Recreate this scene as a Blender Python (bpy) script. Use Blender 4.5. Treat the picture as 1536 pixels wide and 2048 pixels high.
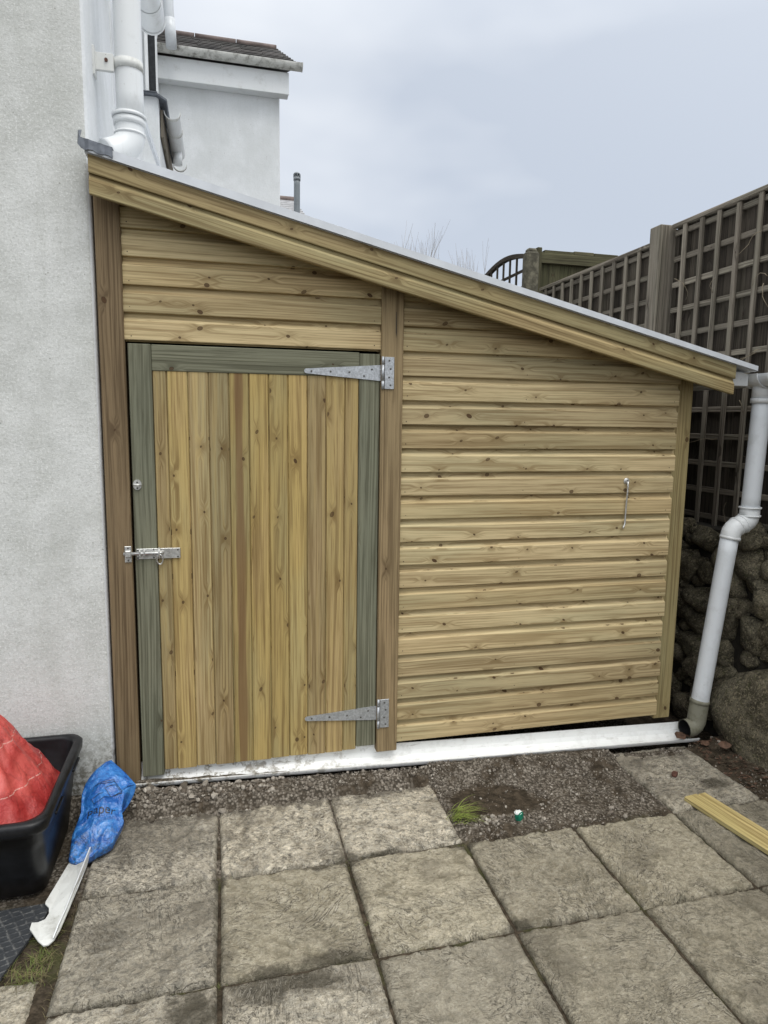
import bpy, bmesh, math, random
from mathutils import Vector, Matrix, noise as mnoise
from mathutils.bvhtree import BVHTree
R = math.radians
S = bpy.context.scene
COL = S.collection
for o in list(bpy.data.objects): bpy.data.objects.remove(o)
random.seed(7)

# ------------------------------------------------------------------ camera, world, sun, exposure
cam_d = bpy.data.cameras.new('camera'); cam = bpy.data.objects.new('camera', cam_d); COL.objects.link(cam)
cam_d.sensor_fit = 'VERTICAL'; cam_d.sensor_height = 24; cam_d.lens = 15.671
cam_d.clip_start = .05; cam_d.clip_end = 500
yaw, pit, rol = .2439, .1339, .0140
fw = Vector((math.sin(yaw)*math.cos(pit), math.cos(yaw)*math.cos(pit), -math.sin(pit)))
r0 = Vector((math.cos(yaw), -math.sin(yaw), 0)); u0 = r0.cross(fw)
rt = math.cos(rol)*r0 + math.sin(rol)*u0; up = -math.sin(rol)*r0 + math.cos(rol)*u0
cam.matrix_world = Matrix(((rt.x, up.x, -fw.x, .713), (rt.y, up.y, -fw.y, -2.817), (rt.z, up.z, -fw.z, 1.600), (0, 0, 0, 1)))
S.camera = cam

SUN_EL, SUN_AZ = 64, 155            # degrees; azimuth measured from +y clockwise (behind and right of the camera)
W = bpy.data.worlds.new('World'); S.world = W; W.use_nodes = True
wt = W.node_tree; wt.nodes.clear()
def wn(t, **k):
    n = wt.nodes.new(t)
    for a, b in k.items(): setattr(n, a, b)
    return n
wo = wn('ShaderNodeOutputWorld'); bg = wn('ShaderNodeBackground')
sky = wn('ShaderNodeTexSky', sky_type='NISHITA', sun_disc=False)
sky.sun_elevation = R(SUN_EL); sky.sun_rotation = R(SUN_AZ)
tc = wn('ShaderNodeTexCoord')
def wmath(op, a, b=0., clamp=False):
    n = wn('ShaderNodeMath', operation=op, use_clamp=clamp)
    for i, v in enumerate((a, b)):
        if isinstance(v, bpy.types.NodeSocket): wt.links.new(v, n.inputs[i])
        else: n.inputs[i].default_value = v
    return n.outputs[0]
sep = wn('ShaderNodeSeparateXYZ'); wt.links.new(tc.outputs['Generated'], sep.inputs[0])
# overcast cloud layer: brighter overhead and round the hidden sun, soft mottling
ns = wn('ShaderNodeTexNoise'); ns.inputs['Scale'].default_value = 1.7; ns.inputs['Detail'].default_value = 4; ns.inputs['Roughness'].default_value = .5
mp = wn('ShaderNodeMapping'); mp.inputs['Scale'].default_value = (1, 1, 2.2); mp.inputs['Location'].default_value = (.3, .1, .4)
wt.links.new(tc.outputs['Generated'], mp.inputs[0]); wt.links.new(mp.outputs[0], ns.inputs['Vector'])
cl = wn('ShaderNodeMapRange'); cl.inputs[1].default_value = .38; cl.inputs[2].default_value = .62
wt.links.new(ns.outputs[0], cl.inputs[0])
crp = wn('ShaderNodeMix', data_type='RGBA'); wt.links.new(cl.outputs[0], crp.inputs[0])
crp.inputs[6].default_value = (.56, .615, .705, 1); crp.inputs[7].default_value = (.83, .865, .915, 1)
sd = Vector((math.sin(R(SUN_AZ))*math.cos(R(SUN_EL)), math.cos(R(SUN_AZ))*math.cos(R(SUN_EL)), math.sin(R(SUN_EL))))
dt = wn('ShaderNodeVectorMath', operation='DOT_PRODUCT'); wt.links.new(tc.outputs['Generated'], dt.inputs[0]); dt.inputs[1].default_value = sd
lobe = wmath('POWER', wmath('MAXIMUM', dt.outputs['Value'], 0.), 1.5)
zen = wmath('MAXIMUM', wmath('SUBTRACT', sep.outputs[2], .45), 0.)
gain = wmath('ADD', wmath('MULTIPLY', lobe, .85), wmath('MULTIPLY', zen, 2.1))
gv = wn('ShaderNodeVectorMath', operation='SCALE'); gv.inputs[0].default_value = (.79, .77, .71); wt.links.new(gain, gv.inputs['Scale'])
vm = wn('ShaderNodeVectorMath', operation='ADD'); wt.links.new(crp.outputs[2], vm.inputs[0]); wt.links.new(gv.outputs[0], vm.inputs[1])
sks = wn('ShaderNodeVectorMath', operation='SCALE'); wt.links.new(sky.outputs[0], sks.inputs[0]); sks.inputs['Scale'].default_value = .012
sad = wn('ShaderNodeVectorMath', operation='ADD'); wt.links.new(vm.outputs[0], sad.inputs[0]); wt.links.new(sks.outputs[0], sad.inputs[1])
wt.links.new(sad.outputs[0], bg.inputs[0]); bg.inputs[1].default_value = 1.0
wt.links.new(bg.outputs[0], wo.inputs[0])

sl = bpy.data.lights.new('sun', 'SUN'); sl.energy = 1.5; sl.angle = R(30); sl.color = (1, .975, .93)
so = bpy.data.objects.new('sun', sl); COL.objects.link(so)
so.rotation_euler = (-sd).to_track_quat('-Z', 'Y').to_euler()
S.view_settings.view_transform = 'Standard'; S.view_settings.look = 'None'
S.view_settings.exposure = 0; S.view_settings.gamma = 1
S.cycles.max_bounces = 6

# ------------------------------------------------------------------ object helpers
def tag(o, label=None, cat=None, group=None, kind=None):
    if label: o['label'] = label
    if cat: o['category'] = cat
    if group: o['group'] = group
    if kind: o['kind'] = kind
    return o
def empty(name, loc=(0, 0, 0), label=None, cat=None, group=None):
    o = bpy.data.objects.new(name, None); COL.objects.link(o); o.location = loc
    return tag(o, label, cat, group)
IDF = (Vector((1, 0, 0)), Vector((0, 0, 1)), Vector((0, 1, 0)))   # grain, cross, normal
GZ = (Vector((0, 0, 1)), Vector((1, 0, 0)), Vector((0, 1, 0)))
GY = (Vector((0, 1, 0)), Vector((1, 0, 0)), Vector((0, 0, 1)))
class MB:
    def __init__(s): s.v = []; s.f = []; s.fm = []; s.fr = []; s.ff = []; s.sm = []; s.va = []
    def face(s, idx, m, r, fr, sm=False): s.f.append(idx); s.fm.append(m); s.fr.append(r); s.ff.append(fr); s.sm.append(sm)
    def add(s, verts, faces, m=0, r=None, fr=IDF, sm=False):
        b = len(s.v); s.v.extend([tuple(p) for p in verts]); r = random.random() if r is None else r
        for f in faces: s.face([b+i for i in f], m, r, fr, sm)
    def box(s, lo, hi, m=0, r=None, fr=IDF, bv=.002, M=None):
        lo, hi = Vector(lo), Vector(hi); c = (lo+hi)/2; h = (hi-lo)/2; bv = min(bv, min(h)*.8)
        V = []; ix = {}
        for sx in (-1, 1):
            for sy in (-1, 1):
                for sz in (-1, 1):
                    for k in range(3):
                        q = [sx*(h.x-bv), sy*(h.y-bv), sz*(h.z-bv)]; q[k] = (sx, sy, sz)[k]*h[k]
                        ix[sx, sy, sz, k] = len(V); V.append(c+Vector(q))
        if M is not None: V = [M @ p for p in V]
        F = []
        for k in range(3):
            a, b = (k+1) % 3, (k+2) % 3
            for sg in (-1, 1):
                f = []
                for (p, q) in ((-1, -1), (1, -1), (1, 1), (-1, 1)):
                    t = [0, 0, 0]; t[k] = sg; t[a] = p; t[b] = q; f.append(ix[t[0], t[1], t[2], k])
                F.append(f if sg > 0 else f[::-1])
        for k in range(3):
            a, b = (k+1) % 3, (k+2) % 3
            for p in (-1, 1):
                for q in (-1, 1):
                    def g(sk, kk):
                        t = [0, 0, 0]; t[k] = sk; t[a] = p; t[b] = q; return ix[t[0], t[1], t[2], kk]
                    f = [g(-1, a), g(1, a), g(1, b), g(-1, b)]
                    F.append(f if p*q > 0 else f[::-1])
        for sx in (-1, 1):
            for sy in (-1, 1):
                for sz in (-1, 1):
                    f = [ix[sx, sy, sz, k] for k in range(3)]; F.append(f if sx*sy*sz > 0 else f[::-1])
        s.add(V, F, m, r, fr)
    def prism(s, poly, fn, m=0, r=None, fr=IDF, sm=False, n=1):
        """poly: closed 2-D outline; fn(p, q, t) -> point, t in 0..1 along the length"""
        k = len(poly); V = [fn(p, q, i/n) for i in range(n+1) for p, q in poly]
        F = [[i*k+j, i*k+(j+1) % k, (i+1)*k+(j+1) % k, (i+1)*k+j] for i in range(n) for j in range(k)]
        F += [list(range(k))[::-1], [n*k+j for j in range(k)]]
        s.add(V, F, m, r, fr, sm)
    def tube(s, path, rad, seg=16, m=0, cap=True, r=None, fr=IDF, sm=True):
        P = [Vector(p) for p in path]; rad = rad if isinstance(rad, (list, tuple)) else [rad]*len(P)
        P2, r2 = [P[0]], [rad[0]]                       # long stretches get extra rings so that they shade evenly
        for i in range(1, len(P)):
            k = max(1, min(60, int((P[i]-P[i-1]).length/(2.2*max(rad[i], .02)))))
            if rad[i] < .012: k = 1
            for j in range(1, k+1): P2.append(P[i-1].lerp(P[i], j/k)); r2.append(rad[i-1]+(rad[i]-rad[i-1])*j/k)
        P, rad = P2, r2
        T = [(P[min(i+1, len(P)-1)]-P[max(i-1, 0)]).normalized() for i in range(len(P))]
        nrm = T[0].orthogonal().normalized(); V = []
        for i, p in enumerate(P):
            nrm = (nrm - T[i]*nrm.dot(T[i])).normalized(); b = T[i].cross(nrm)
            V += [p + rad[i]*(math.cos(2*math.pi*j/seg)*nrm + math.sin(2*math.pi*j/seg)*b) for j in range(seg)]
        F = [[i*seg+j, i*seg+(j+1) % seg, (i+1)*seg+(j+1) % seg, (i+1)*seg+j] for i in range(len(P)-1) for j in range(seg)]
        b0 = len(s.v); s.add(V, F, m, r, fr, sm)
        if cap:
            for f in (list(range(seg))[::-1], [(len(P)-1)*seg+j for j in range(seg)]): s.face([b0+i for i in f], m, .5, fr, False)
    def clip(s, co, no):
        bm = s.bm(); g = bm.verts[:]+bm.edges[:]+bm.faces[:]
        res = bmesh.ops.bisect_plane(bm, geom=g, plane_co=co, plane_no=no, clear_outer=True)
        return bm
    def bm(s):
        bm = bmesh.new(); vs = [bm.verts.new(p) for p in s.v]
        rl = bm.faces.layers.float.new('rid'); uv = bm.loops.layers.uv.new('UVMap')
        for f, m, r, fr, sm in zip(s.f, s.fm, s.fr, s.ff, s.sm):
            try: F = bm.faces.new([vs[i] for i in f])
            except ValueError: continue
            F.material_index = m; F[rl] = r; F.smooth = sm
            F.normal_update(); g, c, n = fr
            flat = abs(F.normal.dot(c)) > .75; endg = abs(F.normal.dot(g)) > .75
            for l in F.loops:
                p = l.vert.co; l[uv].uv = (p.dot(n) if endg else p.dot(g), p.dot(n) if flat else p.dot(c))
        return bm
    def build(s, name, mats, parent=None, bm=None, **kw):
        bm = bm or s.bm(); me = bpy.data.meshes.new(name); bm.to_mesh(me); bm.free()
        for m in (mats if isinstance(mats, (list, tuple)) else [mats]): me.materials.append(m)
        o = bpy.data.objects.new(name, me); COL.objects.link(o)
        if parent is not None:
            o.parent = parent
            off = Vector(parent.location)
            q = parent.parent
            while q is not None: off += Vector(q.location); q = q.parent
            o.location = -off
        return tag(o, **kw)
def arc(c, a, b, a0, a1, n=8):
    c, a, b = Vector(c), Vector(a), Vector(b)
    return [c + a*math.cos(a0+(a1-a0)*i/n) + b*math.sin(a0+(a1-a0)*i/n) for i in range(n+1)]
def sstep(a, b, x):
    t = min(1, max(0, (x-a)/(b-a))); return t*t*(3-2*t)
def fbm(x, y, z=0., o=4):
    t = 0; a = 1; f = 1
    for _ in range(o): t += a*mnoise.noise(Vector((x*f, y*f, z+f*1.7))); a *= .5; f *= 2.03
    return t
def ico(sub):
    bm = bmesh.new(); bmesh.ops.create_icosphere(bm, subdivisions=sub, radius=1)
    V = [v.co.copy() for v in bm.verts]; F = [[v.index for v in f.verts] for f in bm.faces]; bm.free(); return V, F

# ------------------------------------------------------------------ node helpers
class G:
    def __init__(s, name):
        s.mat = bpy.data.materials.new(name); s.mat.use_nodes = True; s.t = s.mat.node_tree; s.t.nodes.clear()
        s.out = s.t.nodes.new('ShaderNodeOutputMaterial')
    def lk(s, v, sock):
        if isinstance(v, bpy.types.NodeSocket): s.t.links.new(v, sock)
        elif v is not None:
            if hasattr(sock.default_value, '__len__') and not hasattr(v, '__len__'): v = [v]*len(sock.default_value)
            elif hasattr(v, '__len__') and len(v) == 3 and len(sock.default_value) == 4: v = (*v, 1)
            sock.default_value = v
    def nd(s, t, **k):
        n = s.t.nodes.new(t)
        for a, b in k.items(): setattr(n, a, b)
        return n
    def m(s, op, a, b=0., c=0., clamp=False):
        n = s.nd('ShaderNodeMath', operation=op, use_clamp=clamp)
        for i, v in enumerate((a, b, c)): s.lk(v, n.inputs[i])
        return n.outputs[0]
    def v(s, op, a, b=None, sc=None):
        n = s.nd('ShaderNodeVectorMath', operation=op); s.lk(a, n.inputs[0])
        if b is not None: s.lk(b, n.inputs[1])
        if sc is not None: s.lk(sc, n.inputs['Scale'])
        return n.outputs['Value'] if op in ('LENGTH', 'DOT_PRODUCT', 'DISTANCE') else n.outputs[0]
    def xyz(s, x, y, z=0.):
        n = s.nd('ShaderNodeCombineXYZ')
        for i, q in enumerate((x, y, z)): s.lk(q, n.inputs[i])
        return n.outputs[0]
    def sp(s, v):
        n = s.nd('ShaderNodeSeparateXYZ'); s.lk(v, n.inputs[0]); return n.outputs
    def mix(s, f, a, b, bl='MIX'):
        n = s.nd('ShaderNodeMix', data_type='RGBA', blend_type=bl); s.lk(f, n.inputs[0]); s.lk(a, n.inputs[6]); s.lk(b, n.inputs[7]); return n.outputs[2]
    def mr(s, x, a, b, c=0., d=1., it='SMOOTHSTEP'):
        n = s.nd('ShaderNodeMapRange', interpolation_type=it)
        for i, q in enumerate((x, a, b, c, d)): s.lk(q, n.inputs[i])
        return n.outputs[0]
    def noise(s, vec, sc, det=3., ro=.5, dist=0., dim='3D'):
        n = s.nd('ShaderNodeTexNoise', noise_dimensions=dim); s.lk(vec, n.inputs['Vector'])
        for k, q in (('Scale', sc), ('Detail', det), ('Roughness', ro), ('Distortion', dist)): s.lk(q, n.inputs[k])
        return n.outputs[0]
    def vor(s, vec, sc, feat='F1', dim='3D', rnd=1.):
        n = s.nd('ShaderNodeTexVoronoi', feature=feat, voronoi_dimensions=dim); s.lk(vec, n.inputs['Vector']); s.lk(sc, n.inputs['Scale']); s.lk(rnd, n.inputs['Randomness'])
        return n.outputs
    def obj(s): return s.nd('ShaderNodeTexCoord').outputs['Object']
    def pos(s): return s.nd('ShaderNodeNewGeometry').outputs['Position']
    def uv(s): return s.nd('ShaderNodeUVMap', uv_map='UVMap').outputs[0]
    def at(s, n): return s.nd('ShaderNodeAttribute', attribute_name=n).outputs['Fac']
    def fin(s, col, rough=.7, h=None, dist=.002, st=1., metal=0., spec=.4, **kw):
        b = s.nd('ShaderNodeBsdfPrincipled'); s.lk(col, b.inputs['Base Color']); s.lk(rough, b.inputs['Roughness'])
        s.lk(metal, b.inputs['Metallic']); s.lk(spec, b.inputs['Specular IOR Level'])
        for k, q in kw.items(): s.lk(q, b.inputs[k.replace('_', ' ')])
        if h is not None:
            bp = s.nd('ShaderNodeBump'); s.lk(h, bp.inputs['Height']); s.lk(st, bp.inputs['Strength']); s.lk(dist, bp.inputs['Distance'])
            s.t.links.new(bp.outputs[0], b.inputs['Normal'])
        s.t.links.new(b.outputs[0], s.out.inputs[0]); return s.mat

def wood(name, base, dark, alt, knots=.5, ring=.5, val=.16, heart=None, cell=(3.6, 11.), rough=.75, kdark=(.07, .035, .015), green=(.30, .31, .19), bump=.0012, ksize=1.0, pink=.5, gmix=.28, streak=.62):
    g = G(name); u, v, _ = g.sp(g.uv()); rid = g.at('rid')
    uu = g.m('ADD', u, g.m('MULTIPLY', rid, 37.7)); vv = g.m('ADD', v, g.m('MULTIPLY', rid, 19.3))
    # knots: one candidate per cell, kept or dropped by the cell's own random number
    V = g.vor(g.xyz(g.m('MULTIPLY', uu, cell[0]), g.m('MULTIPLY', vv, cell[1])), 1., dim='2D', rnd=.9)
    px, py, _ = g.sp(V['Position']); cr, cg, cb = g.sp(V['Color'])
    du = g.m('SUBTRACT', uu, g.m('DIVIDE', px, cell[0])); dv = g.m('SUBTRACT', vv, g.m('DIVIDE', py, cell[1]))
    sk = g.m('MULTIPLY', g.m('SUBTRACT', cb, .5), 1.3)
    dus = g.m('ADD', du, g.m('MULTIPLY', dv, sk))
    d1 = g.v('LENGTH', g.xyz(g.m('MULTIPLY', dus, .8), dv))
    keep = g.m('GREATER_THAN', cr, 1-knots)
    rad = g.m('MULTIPLY', g.m('MULTIPLY_ADD', g.m('MULTIPLY', cg, cg), .0062, .0028), keep); rad = g.m('MULTIPLY', rad, ksize)
    kn = g.mr(g.m('SUBTRACT', d1, rad), -.0012, .0012, 1., 0.)
    kn = g.m('MULTIPLY', kn, keep)
    rim = g.m('MULTIPLY', g.mr(g.m('ABSOLUTE', g.m('SUBTRACT', d1, rad)), 0., .0016, 1., 0.), keep)
    halo = g.m('MULTIPLY', g.mr(g.v('LENGTH', g.xyz(g.m('MULTIPLY', du, .38), dv)), 0., .026, 1., 0.), keep)
    # growth rings bend round the knots
    lw = g.noise(g.xyz(g.m('MULTIPLY', uu, .55), g.m('MULTIPLY', vv, 7.)), 1., 1., .4, dim='2D')
    bend = g.m('MULTIPLY', g.m('MULTIPLY', halo, .016), g.m('SIGN', dv))
    w = g.m('ADD', g.m('ADD', vv, g.m('MULTIPLY', lw, .045)), bend)
    rf = g.m('SINE', g.m('MULTIPLY', w, 520.))
    rmask = g.mr(g.noise(g.xyz(g.m('MULTIPLY', uu, 1.1), g.m('MULTIPLY', vv, 16.)), 1., 2., dim='2D'), .38, .72)
    rings = g.m('MULTIPLY', g.mr(rf, -.1, 1.), rmask)
    st = g.noise(g.xyz(g.m('MULTIPLY', uu, 5.), g.m('MULTIPLY', w, 210.)), 1., 3., .6, dim='2D')
    st2 = g.noise(g.xyz(g.m('MULTIPLY', uu, 1.3), g.m('MULTIPLY', w, 62.)), 1., 3., .6, dim='2D')
    wn_ = g.nd('ShaderNodeTexWhiteNoise', noise_dimensions='1D'); g.lk(g.m('MULTIPLY', rid, 91.7), wn_.inputs['W'])
    t1, t2, t3 = g.sp(wn_.outputs['Color'])
    big = g.noise(g.xyz(g.m('MULTIPLY', uu, 1.2), g.m('MULTIPLY', vv, 5.)), 1., 2., dim='2D')
    c = g.mix(g.m('MULTIPLY', g.mr(t1, .25, .9), .8), base, alt)
    c = g.mix(g.m('MULTIPLY', g.mr(big, .45, .70), gmix), c, green)
    c = g.mix(g.m('MULTIPLY', g.mr(big, .5, .3), .22*pink*2), c, (.46, .32, .18))
    c = g.mix(g.m('MULTIPLY', g.mr(st2, .46, .70), streak), c, dark)
    c = g.mix(g.m('MULTIPLY', g.mr(st, .48, .70), .45), c, dark)
    c = g.mix(g.m('MULTIPLY', g.mr(st2, .50, .36), .22), c, [min(1, q*1.35) for q in base])
    c = g.mix(g.m('MULTIPLY', rings, ring), c, dark)
    c = g.mix(g.m('MULTIPLY', halo, .42), c, dark)
    if heart:
        ctr, hw = heart
        hn = g.noise(g.xyz(g.m('MULTIPLY', uu, 1.6), 0.), 1., 2., dim='2D')
        hd = g.m('SUBTRACT', g.m('MULTIPLY_ADD', hn, hw*1.6, hw*.3), g.m('ABSOLUTE', g.m('SUBTRACT', v, ctr)))
        c = g.mix(g.m('MULTIPLY', g.mr(hd, -.003, .006), .72), c, (.17, .095, .045))
    vmul = g.m('MULTIPLY_ADD', g.m('SUBTRACT', t2, .5), 2*val, 1.)
    c = g.mix(1., c, g.xyz(vmul, vmul, vmul), 'MULTIPLY')
    c = g.mix(g.m('MULTIPLY', kn, g.m('MULTIPLY_ADD', cb, .3, .65)), c, kdark); c = g.mix(g.m('MULTIPLY', rim, .75), c, (.04, .02, .01))
    h = g.m('SUBTRACT', g.m('MULTIPLY', st, .6), g.m('ADD', g.m('MULTIPLY', rings, .3), g.m('MULTIPLY', kn, .3)))
    return g.fin(c, rough, h, bump, .6, spec=.25)

def upvc(name, col=(.72, .74, .75), dirt=(.22, .21, .16), amt=.35, rough=.35, sc=9., lo=.52, speck=.3):
    g = G(name); p = g.pos()
    n1 = g.noise(p, sc, 5., .65); n2 = g.noise(p, 90., 3., .6); n3 = g.noise(g.v('MULTIPLY', p, (60., 60., 5.)), 1., 3.)
    f = g.m('MULTIPLY', g.mr(n1, lo, .8), amt)
    f = g.m('ADD', f, g.m('MULTIPLY', g.mr(n2, .66, .75), speck), clamp=True)
    f = g.m('ADD', f, g.m('MULTIPLY', g.mr(n3, .6, .8), amt*.35), clamp=True)
    c = g.mix(f, col, dirt)
    return g.fin(c, g.m('MULTIPLY_ADD', f, .4, rough), n2, .0004, .3)

M = {}
M['clad'] = wood('shiplap_pine', (.535, .435, .25), (.23, .16, .072), (.45, .345, .18), knots=.8, ring=.5, val=.17, cell=(4.6, 12.))
M['barge'] = wood('barge_pine', (.365, .295, .15), (.14, .095, .04), (.30, .225, .105), knots=.45, ring=.5, val=.05)
M['door'] = wood('door_pine', (.40, .295, .112), (.16, .10, .035), (.345, .27, .145), knots=.75, ring=.55, val=.16, cell=(3.4, 12.), pink=.6)
M['heart'] = wood('door_heartwood', (.35, .265, .105), (.16, .10, .036), (.35, .265, .105), knots=.5, ring=.4, val=.02, heart=(.799, .017), cell=(3.0, 12.))
M['frame'] = wood('green_treated', (.19, .19, .13), (.07, .068, .042), (.20, .20, .145), knots=.4, ring=.65, val=.05, green=(.13, .148, .108), cell=(3., 10.), pink=0.)
M['postb'] = wood('brown_post', (.185, .132, .073), (.075, .048, .024), (.20, .145, .083), knots=.4, ring=.55, val=.06, green=(.16, .12, .065), pink=.15)
M['postc'] = wood('centre_post', (.275, .205, .112), (.10, .066, .032), (.275, .205, .112), knots=.6, ring=.6, val=.04, green=(.29, .22, .12))
M['postr'] = wood('corner_post', (.31, .25, .12), (.15, .105, .045), (.31, .25, .12), knots=.25, ring=.45, val=.04)
M['old'] = wood('weathered_grey', (.19, .165, .132), (.05, .041, .031), (.255, .225, .18), knots=.25, ring=.7, val=.30, green=(.13, .135, .095), rough=.9, bump=.004, pink=0., kdark=(.04, .03, .025))
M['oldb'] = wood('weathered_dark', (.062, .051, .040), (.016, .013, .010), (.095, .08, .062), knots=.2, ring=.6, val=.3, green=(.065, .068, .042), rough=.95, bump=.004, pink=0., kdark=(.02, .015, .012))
M['mossb'] = wood('mossy_boards', (.085, .08, .045), (.025, .022, .014), (.11, .10, .06), knots=.2, ring=.5, val=.25, green=(.07, .082, .035), rough=.95, bump=.004, pink=0.)
M['upvc'] = upvc('white_plastic'); M['upvcd'] = upvc('dirty_white_plastic', (.66, .67, .65), (.16, .15, .115), .8, .45, 7., .46, .6)
M['pipe'] = upvc('pipe_plastic', (.66, .69, .72), (.26, .26, .24), .32, .32, 11., .5, .35)
M['soilp'] = upvc('aged_white_pipe', (.70, .71, .71), (.33, .32, .28), .35, .35, 14., .48, .4)
M['gutd'] = upvc('lichened_gutter', (.60, .60, .57), (.09, .085, .065), 1., .55, 16., .41, .9)
M['shoe'] = upvc('mossy_pipe', (.20, .195, .15), (.12, .115, .07), .9, .6, 30., .45, .5)
M['vent'] = upvc('grey_pipe', (.17, .19, .205), (.09, .09, .09), .3, .4)
def _trough():
    g = G('trough_plastic'); p = g.pos(); x, y, z = g.sp(p)
    n = g.noise(p, 22., 5., .7); n2 = g.noise(g.v('MULTIPLY', p, (9., 60., 60.)), 1., 4., .6)
    left = g.mr(x, 1.75, .5)
    f = g.m('ADD', g.m('MULTIPLY', g.mr(n, .48, .62), g.m('MULTIPLY_ADD', left, .88, .10)), g.m('MULTIPLY', g.mr(n2, .58, .72), g.m('MULTIPLY_ADD', left, .6, .36)), clamp=True)
    c = g.mix(f, (.80, .81, .80), (.20, .175, .13))
    return g.fin(c, .4, n, .0006, .3)
M['trough'] = _trough()
def _render(name, col, dirt, sc=1., fine=True):
    g = G(name); p = g.pos(); x, y, z = g.sp(p)
    n1 = g.noise(p, 3.2*sc, 6., .68); n2 = g.noise(p, 78., 4., .65); n3 = g.noise(p, 260., 2.)
    n4 = g.noise(g.v('MULTIPLY', p, (7., 7., 1.1)), 1., 5., .65)
    c = g.mix(g.m('MULTIPLY', g.mr(n1, .40, .66), .55), col, dirt)
    c = g.mix(g.m('MULTIPLY', g.mr(n4, .5, .75), .42), c, dirt)
    c = g.mix(g.m('MULTIPLY', g.mr(n2, .50, .64), .30 if fine else .10), c, (.36, .37, .33))
    c = g.mix(g.m('MULTIPLY', g.mr(g.noise(p, 150., 2., .6), .52, .66), .24 if fine else .06), c, (.33, .34, .31))
    c = g.mix(g.m('MULTIPLY', g.mr(g.noise(p, 120., 2., .6), .46, .36), .4 if fine else .1), c, (.86, .87, .86))
    tr = g.noise(g.v('MULTIPLY', p, (1., 1., .6)), 1.9, 3., .55, .8); c = g.mix(g.m('MULTIPLY', g.mr(tr, .46, .60), .30), c, dirt)
    lowm = g.m('MULTIPLY', g.mr(g.m('ADD', z, g.m('MULTIPLY', n1, .5)), .66, .3), g.mr(g.noise(p, 38., 4., .7), .42, .60))
    c = g.mix(g.m('MULTIPLY', lowm, .85), c, (.13, .12, .085))
    sp_ = g.mr(g.vor(p, 26.)['Distance'], .10, .05); c = g.mix(g.m('MULTIPLY', g.m('MULTIPLY', sp_, .6), g.mr(g.noise(p, 5., 2.), .52, .6)), c, (.16, .15, .12))
    return g.fin(c, .9, g.m('ADD', g.m('ADD', n2, g.m('MULTIPLY', n3, .5)), g.m('MULTIPLY', g.noise(p, 7., 3., .5), 4.)), .0025 if fine else .0015, .7, spec=.2)
M['render'] = _render('rough_white_render', (.66, .67, .655), (.44, .45, .42))
M['render2'] = _render('smooth_white_render', (.76, .78, .80), (.58, .60, .60), .6, False)
def _metal(name, col, rough, sc=60.):
    g = G(name); p = g.pos(); v = g.vor(p, sc)['Distance']; n = g.noise(p, sc*1.5, 3.)
    c = g.mix(g.mr(n, .35, .7), [q*.72 for q in col], col)
    return g.fin(c, g.m('MULTIPLY_ADD', v, .25, rough), n, .0003, .3, metal=.75)
M['galv'] = _metal('galvanised_steel', (.56, .585, .615), .40, 90.)
M['zinc'] = _metal('bright_zinc', (.72, .72, .70), .22, 40.)
M['lead'] = _metal('lead_flashing', (.17, .185, .21), .5, 30.)
M['screw'] = _metal('dark_screw', (.16, .16, .15), .4, 40.)
def simple(name, col, rough=.6, var=.25, sc=40., h=.0006, metal=0., spec=.4):
    g = G(name); n = g.noise(g.pos(), sc, 4., .6)
    return g.fin(g.mix(g.mr(n, .35, .7), [q*(1-var) for q in col], [q*(1+var) for q in col]), rough, n, h, .5, metal=metal, spec=spec)
M['hole'] = simple('nail_hole', (.045, .028, .015)); M['dark'] = simple('dark_void', (.012, .012, .012))
M['sheet'] = simple('roof_sheet', (.60, .62, .64), .4, .05); M['trim'] = simple('grey_white_trim', (.62, .65, .69), .4, .06, 12.)
M['glass'] = simple('dark_glass', (.02, .022, .025), .12, .3); M['winf'] = simple('dark_frame', (.04, .04, .045), .5)
M['box'] = simple('black_plastic', (.008, .0085, .010), .38, .4, 20., .0008, spec=.3)
def _slate():
    g = G('roof_slate'); p = g.pos(); x, y, z = g.sp(p)
    n = g.noise(g.v('MULTIPLY', p, (9., 30., 30.)), 1., 4., .65); rid = g.at('rid')
    c = g.mix(g.mr(n, .4, .7), (.028, .027, .028), (.10, .097, .09)); c = g.mix(g.m('MULTIPLY', rid, .4), c, (.10, .085, .08))
    return g.fin(c, .75, n, .004, .7)
M['slate'] = _slate(); M['tile'] = simple('pale_tiles', (.42, .42, .43), .6, .12, 14.); M['ridge'] = simple('ridge_tile', (.15, .115, .105), .7, .3, 9.)
M['twig'] = simple('bare_twig', (.42, .41, .41), .9, .2); M['vine'] = simple('dry_vine', (.23, .19, .13), .9, .3)  # twig grey is lightened to carry distance haze in its colour
M['brick'] = simple('red_brick', (.10, .045, .032), .9, .3, 60., .002); M['leafb'] = simple('dead_leaf', (.115, .065, .042), .75, .35, 60.)
M['tuft'] = simple('tuft_blade', (.22, .28, .06), .55, .35, 30.)
M['grass'] = simple('grass_blade', (.12, .15, .035), .6, .35, 30.); M['drygrass'] = simple('dry_grass', (.15, .125, .06), .7, .4, 30.)
M['greenp'] = simple('green_foil', (.01, .19, .115), .3, .35, 60., .002); M['whitep'] = simple('white_foil', (.72, .76, .74), .35, .1)
M['ink'] = simple('black_ink', (.015, .02, .035), .4, .2)
M['conc'] = simple('mossy_concrete', (.10, .092, .066), .95, .45, 22., .004)

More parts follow.
